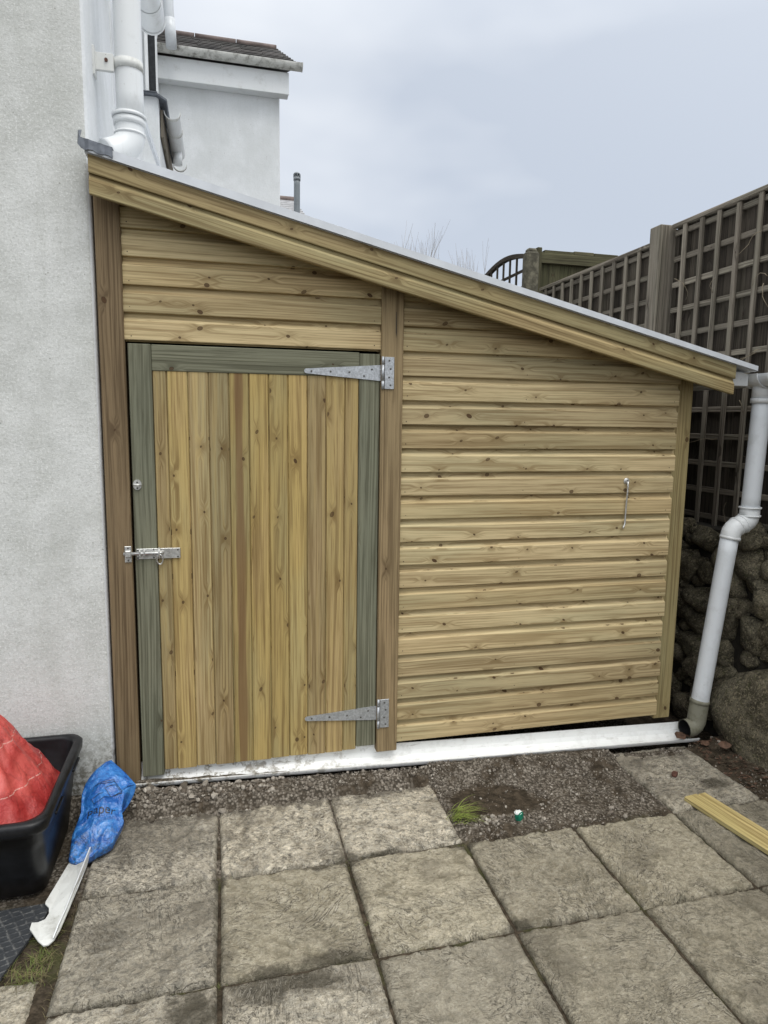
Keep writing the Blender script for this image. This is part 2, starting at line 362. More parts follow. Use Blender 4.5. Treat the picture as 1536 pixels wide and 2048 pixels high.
def _slab():
    g = G('riven_slab'); p = g.pos(); rid = g.at('rid'); hh = g.at('h')
    x, y, z = g.sp(p)
    q = g.v('ADD', p, g.xyz(g.m('MULTIPLY', rid, 13.), g.m('MULTIPLY', rid, 7.), 0.))
    n1 = g.noise(q, 9., 5., .65, 1.2); n2 = g.noise(q, 95., 4., .7, .6); n3 = g.noise(q, 2.3, 3.); n4 = g.noise(q, 320., 2.)
    vein = g.mr(g.m('ABSOLUTE', g.m('SUBTRACT', g.noise(q, 13., 4., .6, 2.2), .5)), 0., .035, 1., 0.)
    n5 = g.noise(g.v('ADD', q, g.v('SCALE', g.xyz(n1, n3, 0.), sc=.10)), 46., 5., .72, .35)
    c = g.mix(g.mr(hh, .2, .8), (.20, .175, .13), (.50, .445, .345))
    c = g.mix(g.m('MULTIPLY', g.mr(n1, .42, .62), .5), c, (.54, .49, .39))
    c = g.mix(g.m('MULTIPLY', g.mr(n5, .52, .60), .66), c, (.125, .107, .078))
    c = g.mix(g.m('MULTIPLY', g.mr(n5, .47, .39), .7), c, (.53, .49, .40))
    c = g.mix(g.m('MULTIPLY', g.mr(n2, .54, .66), .5), c, (.10, .086, .064))
    c = g.mix(g.m('MULTIPLY', g.mr(n2, .44, .34), .6), c, (.56, .52, .44))
    fl = g.m('ADD', g.mr(n5, .38, .62, .46, 1.5), g.m('MULTIPLY', g.m('SUBTRACT', g.noise(q, 24., 4., .7, .5), .5), 1.5)); c = g.mix(1., c, g.xyz(fl, fl, fl), 'MULTIPLY')
    c = g.mix(g.m('MULTIPLY', g.m('MULTIPLY', vein, g.mr(n3, .38, .58)), .6), c, (.50, .465, .39))
    wnz = g.nd('ShaderNodeTexWhiteNoise', noise_dimensions='1D'); g.lk(g.m('MULTIPLY', rid, 57.3), wnz.inputs['W']); a, b, cc = g.sp(wnz.outputs['Color'])
    c = g.mix(g.m('MULTIPLY', g.mr(a, .2, .9), .5), c, g.mix(n3, (.20, .175, .11), (.33, .29, .19)))
    c = g.mix(g.m('MULTIPLY', g.mr(cc, .5, 1.), .4), c, (.17, .16, .145))
    vv = g.m('MULTIPLY_ADD', b, .40, .86); c = g.mix(1., c, g.xyz(vv, vv, vv), 'MULTIPLY')
    # mud smears and lichen
    mud = 0.
    for (mx, my, ra, rb) in ((.86, -1.08, .20, .07), (.62, -1.12, .10, .08), (1.15, -.585, .075, .06), (1.04, -.60, .08, .025), (1.30, -.575, .10, .018), (.69, -.60, .03, .05), (1.155, -.75, .03, .10), (1.62, -.60, .05, .03), (.70, -.95, .04, .10), (1.62, -1.04, .06, .035), (1.02, -1.02, .12, .03), (2.86, -.43, .085, .05), (.45, -.30, .3, .16)):
        e = g.v('LENGTH', g.xyz(g.m('DIVIDE', g.m('SUBTRACT', x, mx), ra), g.m('DIVIDE', g.m('SUBTRACT', y, my), rb)))
        e = g.m('ADD', e, g.m('MULTIPLY', g.m('SUBTRACT', g.noise(p, 14., 5., .7), .5), 2.4))
        mud = g.m('MAXIMUM', mud, g.m('MULTIPLY', g.mr(e, 1.15, .45), .8 if rb < .1 else .42))
    c = g.mix(mud, c, (.062, .053, .036))
    sp3 = g.m('MULTIPLY', g.mr(g.m('ADD', y, g.m('MULTIPLY', g.m('SUBTRACT', g.noise(p, 9., 5., .7), .5), .30)), -.235, -.165), g.mr(g.noise(p, 30., 4., .7), .30, .48))
    c = g.mix(g.m('MULTIPLY', sp3, g.mr(x, 2.4, 2.2, .45, .85)), c, g.mix(n2, (.05, .042, .03), (.19, .165, .13)))
    ca = g.m('COSINE', g.m('MULTIPLY', rid, 40.)); sa = g.m('SINE', g.m('MULTIPLY', rid, 40.)); qx, qy, qz = g.sp(q)
    rv = g.xyz(g.m('MULTIPLY', g.m('ADD', g.m('MULTIPLY', ca, qx), g.m('MULTIPLY', sa, qy)), .62), g.m('MULTIPLY', g.m('SUBTRACT', g.m('MULTIPLY', ca, qy), g.m('MULTIPLY', sa, qx)), 1.35), 0.)
    F = g.m('MULTIPLY', g.noise(rv, 5.2, 6., .62, .7), 17.); fr = g.m('FRACT', F)
    gate = g.mr(g.noise(q, 4.5, 3.), .40, .58)
    led = g.m('MULTIPLY', g.mr(fr, .02, .20, 1., 0.), gate); rimp = g.m('MULTIPLY', g.mr(fr, .70, .98), gate)
    c = g.mix(g.m('MULTIPLY', rimp, .42), c, (.50, .455, .37)); c = g.mix(g.m('MULTIPLY', led, .58), c, (.085, .075, .055))
    hs = g.nd('ShaderNodeHueSaturation'); g.lk(c, hs.inputs['Color']); hs.inputs['Saturation'].default_value = .94; hs.inputs['Value'].default_value = 1.09; c = hs.outputs[0]
    wst = g.m('MULTIPLY', g.mr(g.noise(p, 3.4, 4., .6), .52, .66), g.mr(n5, .38, .55)); c = g.mix(g.m('MULTIPLY', wst, .45), c, (.12, .105, .08))
    edge = g.at('edge'); c = g.mix(g.m('MULTIPLY', g.m('MULTIPLY', g.mr(edge, .72, 1.), g.mr(g.noise(p, 18., 4., .7), .42, .62)), .45), c, (.06, .055, .032))
    return g.fin(c, .88, g.m('SUBTRACT', g.m('ADD', g.m('MULTIPLY', n1, 1.2), g.m('MULTIPLY', n4, .35)), g.m('ADD', g.m('MULTIPLY', led, .7), g.m('ADD', n2, g.m('MULTIPLY', n5, 1.4)))), .010, 1., spec=.25)
M['slab'] = _slab()
def _soil():
    g = G('soil_and_grit'); p = g.pos(); x, y, z = g.sp(p)
    n1 = g.noise(p, 6., 5., .65); n2 = g.noise(p, 120., 4., .7); vo = g.vor(p, 95.); n3 = g.noise(p, 28., 4., .65)
    cr, cg, cb = g.sp(vo['Color'])
    c = g.mix(g.mr(n3, .35, .7), (.030, .023, .015), (.085, .066, .046))
    grit = g.mix(cr, (.085, .070, .054), (.27, .24, .20))
    grit = g.mix(g.mr(vo['Distance'], .35, .75), grit, (.05, .042, .032))
    onp = g.m('MULTIPLY', g.mr(y, -.62, -.5), g.mr(n1, .36, .55))
    e = g.v('LENGTH', g.xyz(g.m('DIVIDE', g.m('SUBTRACT', x, 1.82), .20), g.m('DIVIDE', g.m('SUBTRACT', y, -.34), .13)))
    e = g.m('ADD', e, g.m('MULTIPLY', g.m('SUBTRACT', n3, .5), .9))
    onp = g.m('MULTIPLY', onp, g.mr(e, .8, 1.15)); onp = g.m('MULTIPLY', onp, g.mr(x, 2.98, 2.88))
    c = g.mix(onp, c, grit)
    moss = g.m('MULTIPLY', g.mr(n1, .5, .62), g.mr(y, -.55, -.62)); c = g.mix(g.m('MULTIPLY', moss, .6), c, (.055, .062, .02))
    return g.fin(c, .95, g.m('SUBTRACT', g.m('MULTIPLY', n2, .6), g.m('MULTIPLY', vo['Distance'], .8)), .006, 1., spec=.2)
M['soil'] = _soil()
def _pebble():
    g = G('pebbles'); rid = g.at('rid'); n = g.noise(g.pos(), 150., 3.)
    w = g.nd('ShaderNodeTexWhiteNoise', noise_dimensions='1D'); g.lk(g.m('MULTIPLY', rid, 77.), w.inputs['W']); a, b, c_ = g.sp(w.outputs['Color'])
    c = g.mix(g.m('POWER', a, 2.2), (.085, .070, .052), (.46, .42, .36)); c = g.mix(g.m('MULTIPLY', b, .35), c, (.15, .115, .09)); c = g.mix(g.m('MULTIPLY', g.mr(n, .4, .7), .35), c, (.08, .07, .055))
    return g.fin(c, .85, n, .001, .6)
M['pebble'] = _pebble()
def _stone():
    g = G('mossy_granite'); p = g.pos(); rid = g.at('rid')
    q = g.v('ADD', p, g.xyz(g.m('MULTIPLY', rid, 9.), 0., 0.))
    n1 = g.noise(q, 14., 5., .7); n2 = g.noise(q, 150., 3., .7); n3 = g.noise(q, 40., 4., .7)
    c = g.mix(g.mr(n1, .35, .68), (.05, .044, .03), (.175, .155, .11)); c = g.mix(g.m('MULTIPLY', rid, .3), c, (.11, .085, .06))
    c = g.mix(g.m('MULTIPLY', g.mr(g.noise(q, 75., 4., .75), .52, .62), .75), c, (.27, .235, .155)); c = g.mix(g.m('MULTIPLY', g.mr(n2, .47, .37), .75), c, (.018, .015, .009))
    c = g.mix(g.m('MULTIPLY', g.mr(n3, .52, .68), .45), c, (.075, .08, .03))
    return g.fin(c, .92, g.m('ADD', g.m('MULTIPLY', n2, .6), g.m('ADD', n1, n3)), .012, 1., spec=.25)
M['stone'] = _stone()
def _red():
    g = G('red_woven_plastic'); u, v, _ = g.sp(g.uv()); p = g.pos(); x, y, z = g.sp(p)
    n = g.noise(p, 8., 5., .65, .6); n2 = g.noise(p, 45., 4., .7); wv = g.m('MULTIPLY', g.m('SINE', g.m('MULTIPLY', z, 1500.)), g.m('SINE', g.m('MULTIPLY', g.m('ADD', x, y), 1100.)))
    c = g.mix(g.mr(n, .35, .7), (.36, .030, .028), (.58, .10, .085))
    c = g.mix(g.m('MULTIPLY', g.mr(n2, .56, .72), .45), c, (.13, .014, .014))
    zz = g.m('ADD', z, g.m('MULTIPLY', n, .02))
    for zl in (.495, .365):
        ln = g.m('MULTIPLY', g.mr(g.m('ABSOLUTE', g.m('SUBTRACT', zz, zl)), .0010, .0022, 1., 0.), g.mr(g.noise(p, 160., 2.), .38, .5))
        c = g.mix(g.m('MULTIPLY', ln, .7), c, (.70, .42, .36))
    rg = g.m('ABSOLUTE', g.m('SUBTRACT', g.noise(g.v('MULTIPLY', p, (13., 13., 4.)), 1., 3., .5, .5), .5)); rg2 = g.m('ABSOLUTE', g.m('SUBTRACT', g.noise(p, 30., 3., .6, .6), .5))
    c = g.mix(g.m('MULTIPLY', g.mr(rg, .03, .0), .28), c, (.14, .016, .016)); c = g.mix(g.m('MULTIPLY', g.mr(rg, .10, .2), .22), c, (.72, .24, .22))  # crease shade and pale fold highlights are mixed into the red
    return g.fin(c, .42, g.m('ADD', g.m('ADD', g.m('MULTIPLY', rg, 2.2), g.m('MULTIPLY', rg2, 1.)), g.m('MULTIPLY', wv, .06)), .006, .8)
M['red'] = _red()
def _blue():
    g = G('blue_woven_plastic'); p = g.pos(); n = g.noise(p, 22., 4., .6, 1.); n2 = g.noise(p, 75., 4., .7); m3 = g.noise(p, 12., 4., .7)
    c = g.mix(g.mr(n, .35, .7), (.012, .085, .34), (.05, .23, .60))
    x, y, z = g.sp(p)
    low = g.m('MULTIPLY', g.mr(g.m('ADD', y, g.m('MULTIPLY', m3, .2)), -.18, -.30), g.mr(n2, .45, .60))
    c = g.mix(g.m('MULTIPLY', low, .6), c, (.05, .06, .055))
    rg = g.m('ABSOLUTE', g.m('SUBTRACT', n, .5))
    return g.fin(c, .26, g.m('ADD', g.m('MULTIPLY', rg, 1.9), g.m('MULTIPLY', n2, .12)), .008, .8, spec=.55)
M['blue'] = _blue()
def _mat():
    g = G('dark_rubber'); p = g.pos(); x, y, z = g.sp(p)
    a = g.m('ADD', g.m('MULTIPLY', x, 1.), g.m('MULTIPLY', y, .55)); b = g.m('SUBTRACT', y, g.m('MULTIPLY', x, .35))
    n = g.noise(p, 30., 4., .7)
    def grid(q, s): return g.mr(g.m('ABSOLUTE', g.m('SINE', g.m('ADD', g.m('MULTIPLY', q, s), g.m('MULTIPLY', n, 2.2)))), 0., .5, 1., 0.)
    l = g.m('MAXIMUM', grid(a, 95.), grid(b, 120.))
    c = g.mix(g.m('MULTIPLY', l, g.mr(g.noise(p, 60., 4., .7), .42, .7)), g.mix(n, (.022, .025, .029), (.045, .048, .052)), (.15, .15, .145))
    return g.fin(c, .55, g.m('ADD', l, g.m('MULTIPLY', n, .5)), .002, .7)
M['mat'] = _mat()

# ------------------------------------------------------------------ ground and paving (setting)
SX0, SS, SY0 = .2283, .4606, -.1226
def ground_h(x, y):
    h = -.016
    soilpit = sstep(1.600, 1.625, x)*(1-sstep(2.52, 2.55, x))*sstep(-.60, -.575, y)
    h += .016*soilpit
    right = sstep(2.97, 3.02, x); h += .014*right + .03*sstep(3.02, 3.2, x)
    left = 1-sstep(.20, .235, x); h += .008*left
    t = min(1, max(0, (x-.345)/2.715)); lip = .097-.067*t; yl = -.050-.035*t
    top = max(lip-.020-.016*sstep(2.45, 2.6, x), .004)+.016
    h += top*sstep(yl-.155, yl-.022, y) - (.052+.016*sstep(1, 3, x))*sstep(yl-.016, yl+.004, y)
    h += 1.0*sstep(3.30, 3.46, x)
    return h
def lin(a, b, n): return [a+(b-a)*i/n for i in range(n+1)]
gxs = [-60, -25, -10, -4, -2, -1] + lin(-.6, 3.6, 190) + [4.5, 7, 14, 30, 60]
gys = [-60, -25, -10, -4, -2.6] + lin(-1.9, .35, 112) + [.8, 1.5, 3, 6, 12, 25, 60, 90]
mb = MB(); V = []
for y in gys:
    for x in gxs:
        a = .0035 if -.7 < x < 3.7 and -2 < y < .4 else 0
        V.append((x, y, ground_h(x, y) + a*fbm(x*22, y*22) + a*1.1*fbm(x*6, y*6, 3.)))
nx = len(gxs)
mb.add(V, [[j*nx+i, j*nx+i+1, (j+1)*nx+i+1, (j+1)*nx+i] for j in range(len(gys)-1) for i in range(nx-1)], sm=True)
mb.build('ground', M['soil'], kind='structure')

def paving():
    bm = bmesh.new(); rl = bm.faces.layers.float.new('rid'); hl = bm.verts.layers.float.new('h'); el = bm.verts.layers.float.new('edge')
    rects = []
    for j in range(4):
        for i in range(-2, 6):
            if j == 0 and i in (-2, -1, 3, 4): continue
            if j == 1 and i < 0: continue
            if i < 0 and j == 2: continue
            x0 = SX0+i*SS; y1 = SY0-j*SS
            if j == 0 and i == 5: rects.append((x0+.008, x0+.447, y1-SS+.006, y1+.046)); continue
            rects.append((x0+.0062, x0+SS-.0062, y1-SS+.0062, y1-.0062-(.018 if (j == 0 and i == 0) else 0)))
    rects += [(-.27, .185, -1.37, -.905), (-.74, -.285, -1.37, -.905)]
    rnd = random.Random(5)
    for (x0, x1, y0, y1) in rects:
        rid = rnd.random(); near = y1 > -1.7
        n = 72 if near else 10; th = rnd.uniform(0, 6.28); ct, st = math.cos(th), math.sin(th); kx, ky = rnd.uniform(3.5, 6), rnd.uniform(7, 12)
        jit = [(rnd.uniform(-.004, .004), rnd.uniform(-.004, .004)) for _ in range(4)]; tz = [rnd.uniform(-.003, .003) for _ in range(4)]
        grid = []
        for b in range(n+1):
            row = []
            for a in range(n+1):
                s, t = a/n, b/n; w4 = ((1-s)*(1-t), s*(1-t), s*t, (1-s)*t)
                x = x0+(x1-x0)*s+sum(w*q[0] for w, q in zip(w4, jit)); y = y0+(y1-y0)*t+sum(w*q[1] for w, q in zip(w4, jit))
                p = (ct*x+st*y)*kx; q = (-st*x+ct*y)*ky; o = rid*50
                wv = fbm(p*.6+o, q*.6, 1., 3)
                r1 = 1-abs(fbm(p+wv*1.2+o, q+wv*1.2, 2., 4)); r2 = fbm(p*3.1+o, q*3.1, 5., 3)
                hh = 2.6*r1+.8*r2+2.; ft = hh-math.floor(hh); te = math.floor(hh)+sstep(.30, .62, ft); hgt = max(0., min(1., .5+.30*(te-3.55)+.16*r2))
                ed = min(s, 1-s, t, 1-t)*(x1-x0); e = sstep(.0, .009+.004*fbm(x*30, y*30), ed)
                z = .011*(hgt-.5) + sum(w*q for w, q in zip(w4, tz)) - .012*(1-e)
                v = bm.verts.new((x, y, z)); v[hl] = hgt; v[el] = 1-sstep(.0, .05, ed); row.append(v)
            grid.append(row)
        def fc(vs):
            f = bm.faces.new(vs); f[rl] = rid; f.smooth = True
        for b in range(n):
            for a in range(n): fc((grid[b][a], grid[b][a+1], grid[b+1][a+1], grid[b+1][a]))
        ring = [grid[0][a] for a in range(n)]+[grid[b][n] for b in range(n)]+[grid[n][a] for a in range(n, 0, -1)]+[grid[b][0] for b in range(n, 0, -1)]
        low = []
        for v in ring:
            w = bm.verts.new((v.co.x, v.co.y, -.045)); w[hl] = .2; w[el] = 1; low.append(w)
        for k in range(len(ring)): fc((ring[k-1], low[k-1], low[k], ring[k]))
    MB().build('paving', M['slab'], bm=bm, kind='structure')
paving()

IV, IF = ico(1)
def gravel():
    mb = MB(); rnd = random.Random(11)
    def put(x, y, s, z=None):
        z = ground_h(x, y) if z is None else z
        rot = Matrix.Rotation(rnd.uniform(0, 6.28), 3, Vector((rnd.uniform(-1, 1), rnd.uniform(-1, 1), rnd.uniform(-1, 1)+1e-3)).normalized())
        sc = Vector((s*rnd.uniform(.7, 1.3), s*rnd.uniform(.6, 1.1), s*rnd.uniform(.5, .9)))
        V = []
        for p in IV:
            q = p*rnd.uniform(.75, 1.2); q = rot @ Vector((q.x*sc.x, q.y*sc.y, q.z*sc.z)); V.append((x+q.x, y+q.y, z+s*.25+q.z))
        mb.add(V, IF)
    n = 0
    while n < 6500:
        a = rnd.random()
        if a < .36: x, y = rnd.uniform(.22, 1.68), rnd.uniform(-.19, -.055)
        elif a < .88: x, y = rnd.uniform(1.6, 2.56), rnd.uniform(-.585, -.07)
        elif a < .93: x, y = rnd.uniform(2.5, 3.0), rnd.uniform(-.14, -.09)
        else: x, y = rnd.uniform(2.98, 3.15), rnd.uniform(-.95, -.08)
        if math.hypot((x-1.82)/.19, (y+.34)/.125) < 1 and rnd.random() < .85: continue
        if fbm(x*7, y*9, 6.)+rnd.uniform(-.25, .25) > .12 and x > 1.2: continue
        big = rnd.random()
        onslab = x < 1.6 and y < -.135
        if onslab and rnd.random() < .85: continue
        s = rnd.uniform(.0018, .0038) if big < .8 else rnd.uniform(.004, .0072) if big < .985 else rnd.uniform(.008, .0115)
        if x < .95 and y > -.19: s *= rnd.choice((1.2, 1.5, 2.0))
        put(x, y, s, .002 if onslab else None); n += 1
    for _ in range(34): put(rnd.gauss(1.765, .035), rnd.gauss(-.475, .022), rnd.uniform(.006, .013))
    for _ in range(120): put(rnd.uniform(.25, 2.9), rnd.uniform(-1.3, -.2), rnd.uniform(.0012, .0028), .002)
    mb.build('gravel', M['pebble'], label='loose grey gravel along the foot of the shed', cat='gravel', kind='stuff')
gravel()

# ------------------------------------------------------------------ shed
def zr(x): return 2.538 - .231*(x-.281)            # barge top line
PITCH = .104
def zk(k): return (20.24-k)*PITCH
shed = empty('lean_to_shed', (1.6, 0, .1), 'new lean-to shed of pale pine boards with a sloping white edged roof', 'shed')
# shiplap profile (y, z down from the top of the board)
PROF = [(.026, 0.), (.0185, 0.), (.0180, -.0075), (.0155, -.0140), (.0095, -.0205), (.0020, -.0252), (0., -.0285), (0., -.0955), (.0015, -.0983), (.009, -.0983), (.0185, -.0983), (.0185, -.1038), (.026, -.1038)]
def clad(x0, x1, k0, k1, name, ends):
    mb = MB(); rnd = random.Random(int(x0*100))
    for k in range(k0, k1+1):
        zt = zk(k-1); zb = zk(k); e0 = x0+rnd.uniform(-.001, .001); e1 = x1+rnd.uniform(-.004, .002) if ends else x1
        rid = rnd.random(); wob = rnd.uniform(-.0012, .0012)
        mb.prism([(y+wob, z) for y, z in PROF][::-1], lambda p, q, t, zt=zt, e0=e0, e1=e1: (e0+(e1-e0)*t, p, zt+q), r=rid)
        for xx in ([e0+.022] + ([e0+(e1-e0)*.42] if x1-x0 > 1.2 else []) + [e1-.03]):      # nail heads
            if zt-.08 < zr(xx)-.16:
                c = Vector((xx+rnd.uniform(-.004, .004), wob-.0006, zt-.082+rnd.uniform(-.004, .004))); rr = rnd.uniform(.0016, .0026)
                mb.add([c+Vector((rr*math.cos(a*math.pi/4), 0, rr*math.sin(a*math.pi/4))) for a in range(8)], [list(range(8))], m=1)
    bm = mb.clip((0, 0, zr(0)-.012), Vector((.231, 0, 1)).normalized())
    MB().build(name, [M['clad'], M['hole']], shed, bm=bm)
clad(1.4875, 2.866, -1, 19, 'cladding', True)
clad(.3705, 1.3905, -6, 2, 'cladding', False)
def post(x0, x1, yf, z0, mat, name='post', d=.095):
    mb = MB(); mb.box((x0, yf, z0), (x1, yf+d, zr(x0)+.05), fr=GZ, bv=.004, r=.37)
    bm = mb.clip((0, 0, zr(0)-.014), Vector((.231, 0, 1)).normalized())
    return MB().build(name, mat, shed, bm=bm)
tag(post(.279, .370, -.012, .07, M['postb']), label='dark brown corner post against the house wall')
tag(post(1.391, 1.487, -.012, .10, M['postc']), label='split brown middle post carrying the hinges')
tag(post(2.861, 2.957, .019, .105, M['postr']), label='pale outer corner post')
mb = MB()
mb.add([(1.4525, -.0128, 2.06), (1.4545, -.0128, 2.06), (1.4555, -.0128, 1.975), (1.4535, -.0128, 1.95), (1.4515, -.0128, 1.975)], [[0, 1, 2, 3, 4]])
mb.build('post_crack', M['dark'], shed)
# barge: two shiplap boards following the roof
SL = (Vector((1, 0, -.231)).normalized(), Vector((.231, 0, 1)).normalized(), Vector((0, 1, 0)))
def barge(prof, x0, x1, r):
    mb = MB(); mb.prism(prof[::-1], lambda p, q, t: (x0+(x1-x0)*t, p, zr(x0+(x1-x0)*t)+q), r=r, fr=SL)
    mb.build('barge_board', M['barge'], shed)
barge([(-.080, .0), (-.100, .0), (-.100, -.062), (-.0985, -.0655), (-.080, -.0655)], .281, 3.087, .31)
barge([(-.080, -.0665), (-.0885, -.0665), (-.0888, -.072), (-.0925, -.081), (-.0975, -.088), (-.0998, -.0915), (-.100, -.094), (-.100, -.136), (-.098, -.139), (-.080, -.139)], .281, 3.083, .77)
mb = MB()
mb.prism([(-.112, -.002), (-.114, -.002), (-.114, .030), (-.06, .032), (-.06, .030), (-.112, .028)], lambda p, q, t: (.285+2.912*t, p, zr(.285+2.912*t)+q*(1-.3*t)), fr=SL)
mb.build('roof_edge_trim', M['trim'], shed)
mb = MB()
mb.prism([(-.104, -.012), (2.3, -.012), (2.3, .018), (-.104, .018)], lambda p, q, t: (.272+2.925*t, p, zr(.272+2.925*t)+q*.7+.004), fr=SL)
mb.build('roof_sheet', M['sheet'], shed)
mb = MB()
for k in range(1, 20):
    zt = zk(k-1); mb.prism([(y_, z_) for y_, z_ in PROF], lambda p, q, t, zt=zt: (2.957-p, .12+2.15*t, zt+q), fr=GY)
mb.box((.275, 2.25, .1), (2.94, 2.27, 1.88)); mb.box((2.90, .13, .16), (2.934, 2.24, 1.90))
bm = mb.clip((0, 0, zr(0)-.014), Vector((.231, 0, 1)).normalized())
MB().build('side_wall', M['clad'], shed, bm=bm)
mb = MB(); mb.box((.28, .40, .06), (2.90, .42, 2.3)); bm = mb.clip((0, 0, zr(0)-.03), Vector((.231, 0, 1)).normalized())
MB().build('interior_shade_sheet', M['dark'], shed, bm=bm)  # near-black sheet added inside; its colour stands in for the unlit interior
mb = MB(); mb.box((3.02, -.06, 1.795), (3.195, 2.28, 1.86)); bm = mb.clip((0, 0, zr(0)-.016), Vector((.231, 0, 1)).normalized())
MB().build('fascia', M['upvc'], shed, bm=bm)
# lead flashing dressed over the upper corner
mb = MB()
def zf(x): return zr(x)+.034
Vf = []
for i in range(9):
    x = .262+.105*i/8; wob = .002*math.sin(i*2.3)
    Vf += [(x, -.06, zf(x)+.008), (x, -.117+wob, zf(x)+.006), (x, -.119+wob, zf(x)-.030-.004*math.sin(i*1.7))]
mb.add(Vf, [[i*3+j, i*3+j+1, (i+1)*3+j+1, (i+1)*3+j] for i in range(8) for j in range(2)])
mb.add([(.262, -.119, zf(.262)-.03), (.254, -.119, zf(.262)-.02), (.246, -.05, zf(.262)+.050), (.256, -.045, zf(.262)+.054), (.262, -.117, zf(.262)+.006)], [[0, 1, 2, 3, 4]])
o = mb.build('lead_flashing', M['lead'], shed)
o.modifiers.new('s', 'SOLIDIFY').thickness = .003

# door
door = empty('door', (.885-1.6, 0, .0)); door.parent = shed; tag(door, label='tongue and groove door framed in green-grey timber')
def stile(x0, x1, z0, z1, name, r, fr=GZ):
    mb = MB(); mb.box((x0, .001, z0), (x1, .045, z1), fr=fr, bv=.0025, r=r); mb.build(name, M['frame'], door)
stile(.3795, .4655, .095, 1.889, 'stile', .21); stile(1.2995, 1.3875, .131, 1.884, 'stile', .63); stile(.4665, 1.2985, 1.787, 1.888, 'top_rail', .47, IDF)
seams = [.4665] + [.5205+.0797*i for i in range(10)] + [1.2985]
mb = MB()
for i in range(len(seams)-1):
    a, b = seams[i]+.0003, seams[i+1]-.0003; c = .0042
    prof = [(a, .010), (a+c*.9, .0048), (a+c*1.6, .0042), (b-c*1.6, .0042), (b-c*.9, .0048), (b, .010), (b, .024), (a, .024)]
    zb = .118+random.uniform(-.003, .003)
    mb.prism(prof, lambda p, q, t, zb=zb: (p, q, zb+(1.7865-zb)*t), m=1 if i == 4 else 0, r=(.05, .91, .33, .62, .5, .86, .12, .74, .28, .97, .44)[i], fr=GZ)
mb.build('boarding', [M['door'], M['heart']], door)
def screw(mb, x, z, y, r=.0042, m=1):
    mb.tube([(x, y+.001, z), (x, y-.0012, z), (x, y-.002, z)], [r, r, r*.6], 10, m=m)
def hinge(zc, tipz, par):
    mb = MB()
    def strap(x, s): # half height along the strap
        t = (1.390-x)/.325; return (.033*(1-t)+.009*t)*s + zc*(1-t)+tipz*t
    pts = [(1.390, strap(1.390, 1)), (1.074, strap(1.074, 1))] + [(1.074-.009*math.sin(a), strap(1.074, 0)+.0095*math.cos(a)) for a in (.5, 1.1, 1.57, 2.1, 2.6)] + [(1.074, strap(1.074, -1)), (1.390, strap(1.390, -1))]
    mb.prism(pts, lambda p, q, t: (p, .0008-.0045*t, q))
    mb.tube([(1.397, -.015, zc+.068), (1.397, -.015, zc+.034)], .0062, 14); mb.tube([(1.397, -.015, zc+.033), (1.397, -.015, zc-.033)], .0066, 14); mb.tube([(1.397, -.015, zc-.034), (1.397, -.015, zc-.068)], .0062, 14)
    mb.box((1.405, -.0172, zc-.067), (1.446, -.0122, zc+.067), bv=.001)
    for x, dz in ((1.095, 0), (1.175, 0), (1.255, 0), (1.318, -.014), (1.352, .014)):
        t = (1.390-x)/.325; screw(mb, x, zc*(1-t)+tipz*t+dz, -.0037)
    for x, dz in ((1.424, .052), (1.430, .018), (1.424, -.018), (1.430, -.05)): screw(mb, x, zc+dz, -.0172)
    mb.build('hinge', [M['galv'], M['screw']], par)
hinge(1.8055, 1.805, door); hinge(.287, .289, door)
mb = MB()   # bolt
mb.box((.385, -.0035, 1.035), (.556, .0005, 1.078), bv=.002)
mb.tube([(.338, -.013, 1.0605), (.470, -.013, 1.0610), (.492, -.013, 1.0615)], .0068, 14)
for x in (.395, .412): mb.box((x, -.021, 1.046), (x+.010, -.003, 1.0745), bv=.004)
mb.tube([(.474, -.003, 1.080), (.474, -.016, 1.079), (.474, -.022, 1.066), (.474, -.022, 1.050), (.474, -.016, 1.04), (.474, -.003, 1.038)], .0035, 10)
mb.tube(arc((.476, -.014, 1.034), (.0115, 0, 0), (0, -.004, .0205), 0, 2*math.pi, 20), .0032, 8, cap=False)
for x, z in ((.391, 1.041), (.391, 1.072), (.452, 1.074), (.452, 1.041), (.546, 1.042), (.546, 1.071)): screw(mb, x, z, -.0035, .0036)
mb.build('bolt', [M['zinc'], M['screw']], door)
mb = MB(); mb.box((.3425, -.0162, 1.026), (.3685, -.0122, 1.092), bv=.002); mb.box((.344, -.024, 1.0465), (.368, -.0162, 1.075), bv=.005)
for z in (1.035, 1.084): screw(mb, .356, z, -.0162, .0036)
mb.build('bolt_keeper', [M['zinc'], M['screw']], shed)
mb = MB()   # oval eye plate
pl = [(.398+.0165*math.cos(a*math.pi/12), 1.338+.021*math.sin(a*math.pi/12)) for a in range(24)]
mb.prism(pl, lambda p, q, t: (p, .001-.005*t, q)); mb.tube(arc((.398, -.003, 1.3375), (.0135, 0, 0), (0, -.012, 0), 0, math.pi, 12), .0035, 10)
screw(mb, .398, 1.348, -.004, .0038); screw(mb, .398, 1.325, -.004, .0038)
mb.build('eye_plate', [M['zinc'], M['screw']], door)
mb = MB()   # cabin hook on the cladding
mb.tube([(2.606, .0, 1.336), (2.606, -.003, 1.336), (2.606, -.005, 1.336)], [.015, .015, .009], 18)
mb.tube(arc((2.606, -.008, 1.336), (.008, 0, 0), (0, 0, .008), 0, 2*math.pi, 16), .003, 8, cap=False)
mb.tube([(2.607, -.012, 1.334), (2.6075, -.014, 1.31), (2.6065, -.010, 1.22), (2.606, -.009, 1.145), (2.6055, -.010, 1.132), (2.602, -.012, 1.124), (2.597, -.012, 1.116), (2.5955, -.018, 1.112)], [.0035]+[.0040]*3+[.0042]*4, 10)
mb.build('cabin_hook', M['zinc'], shed)

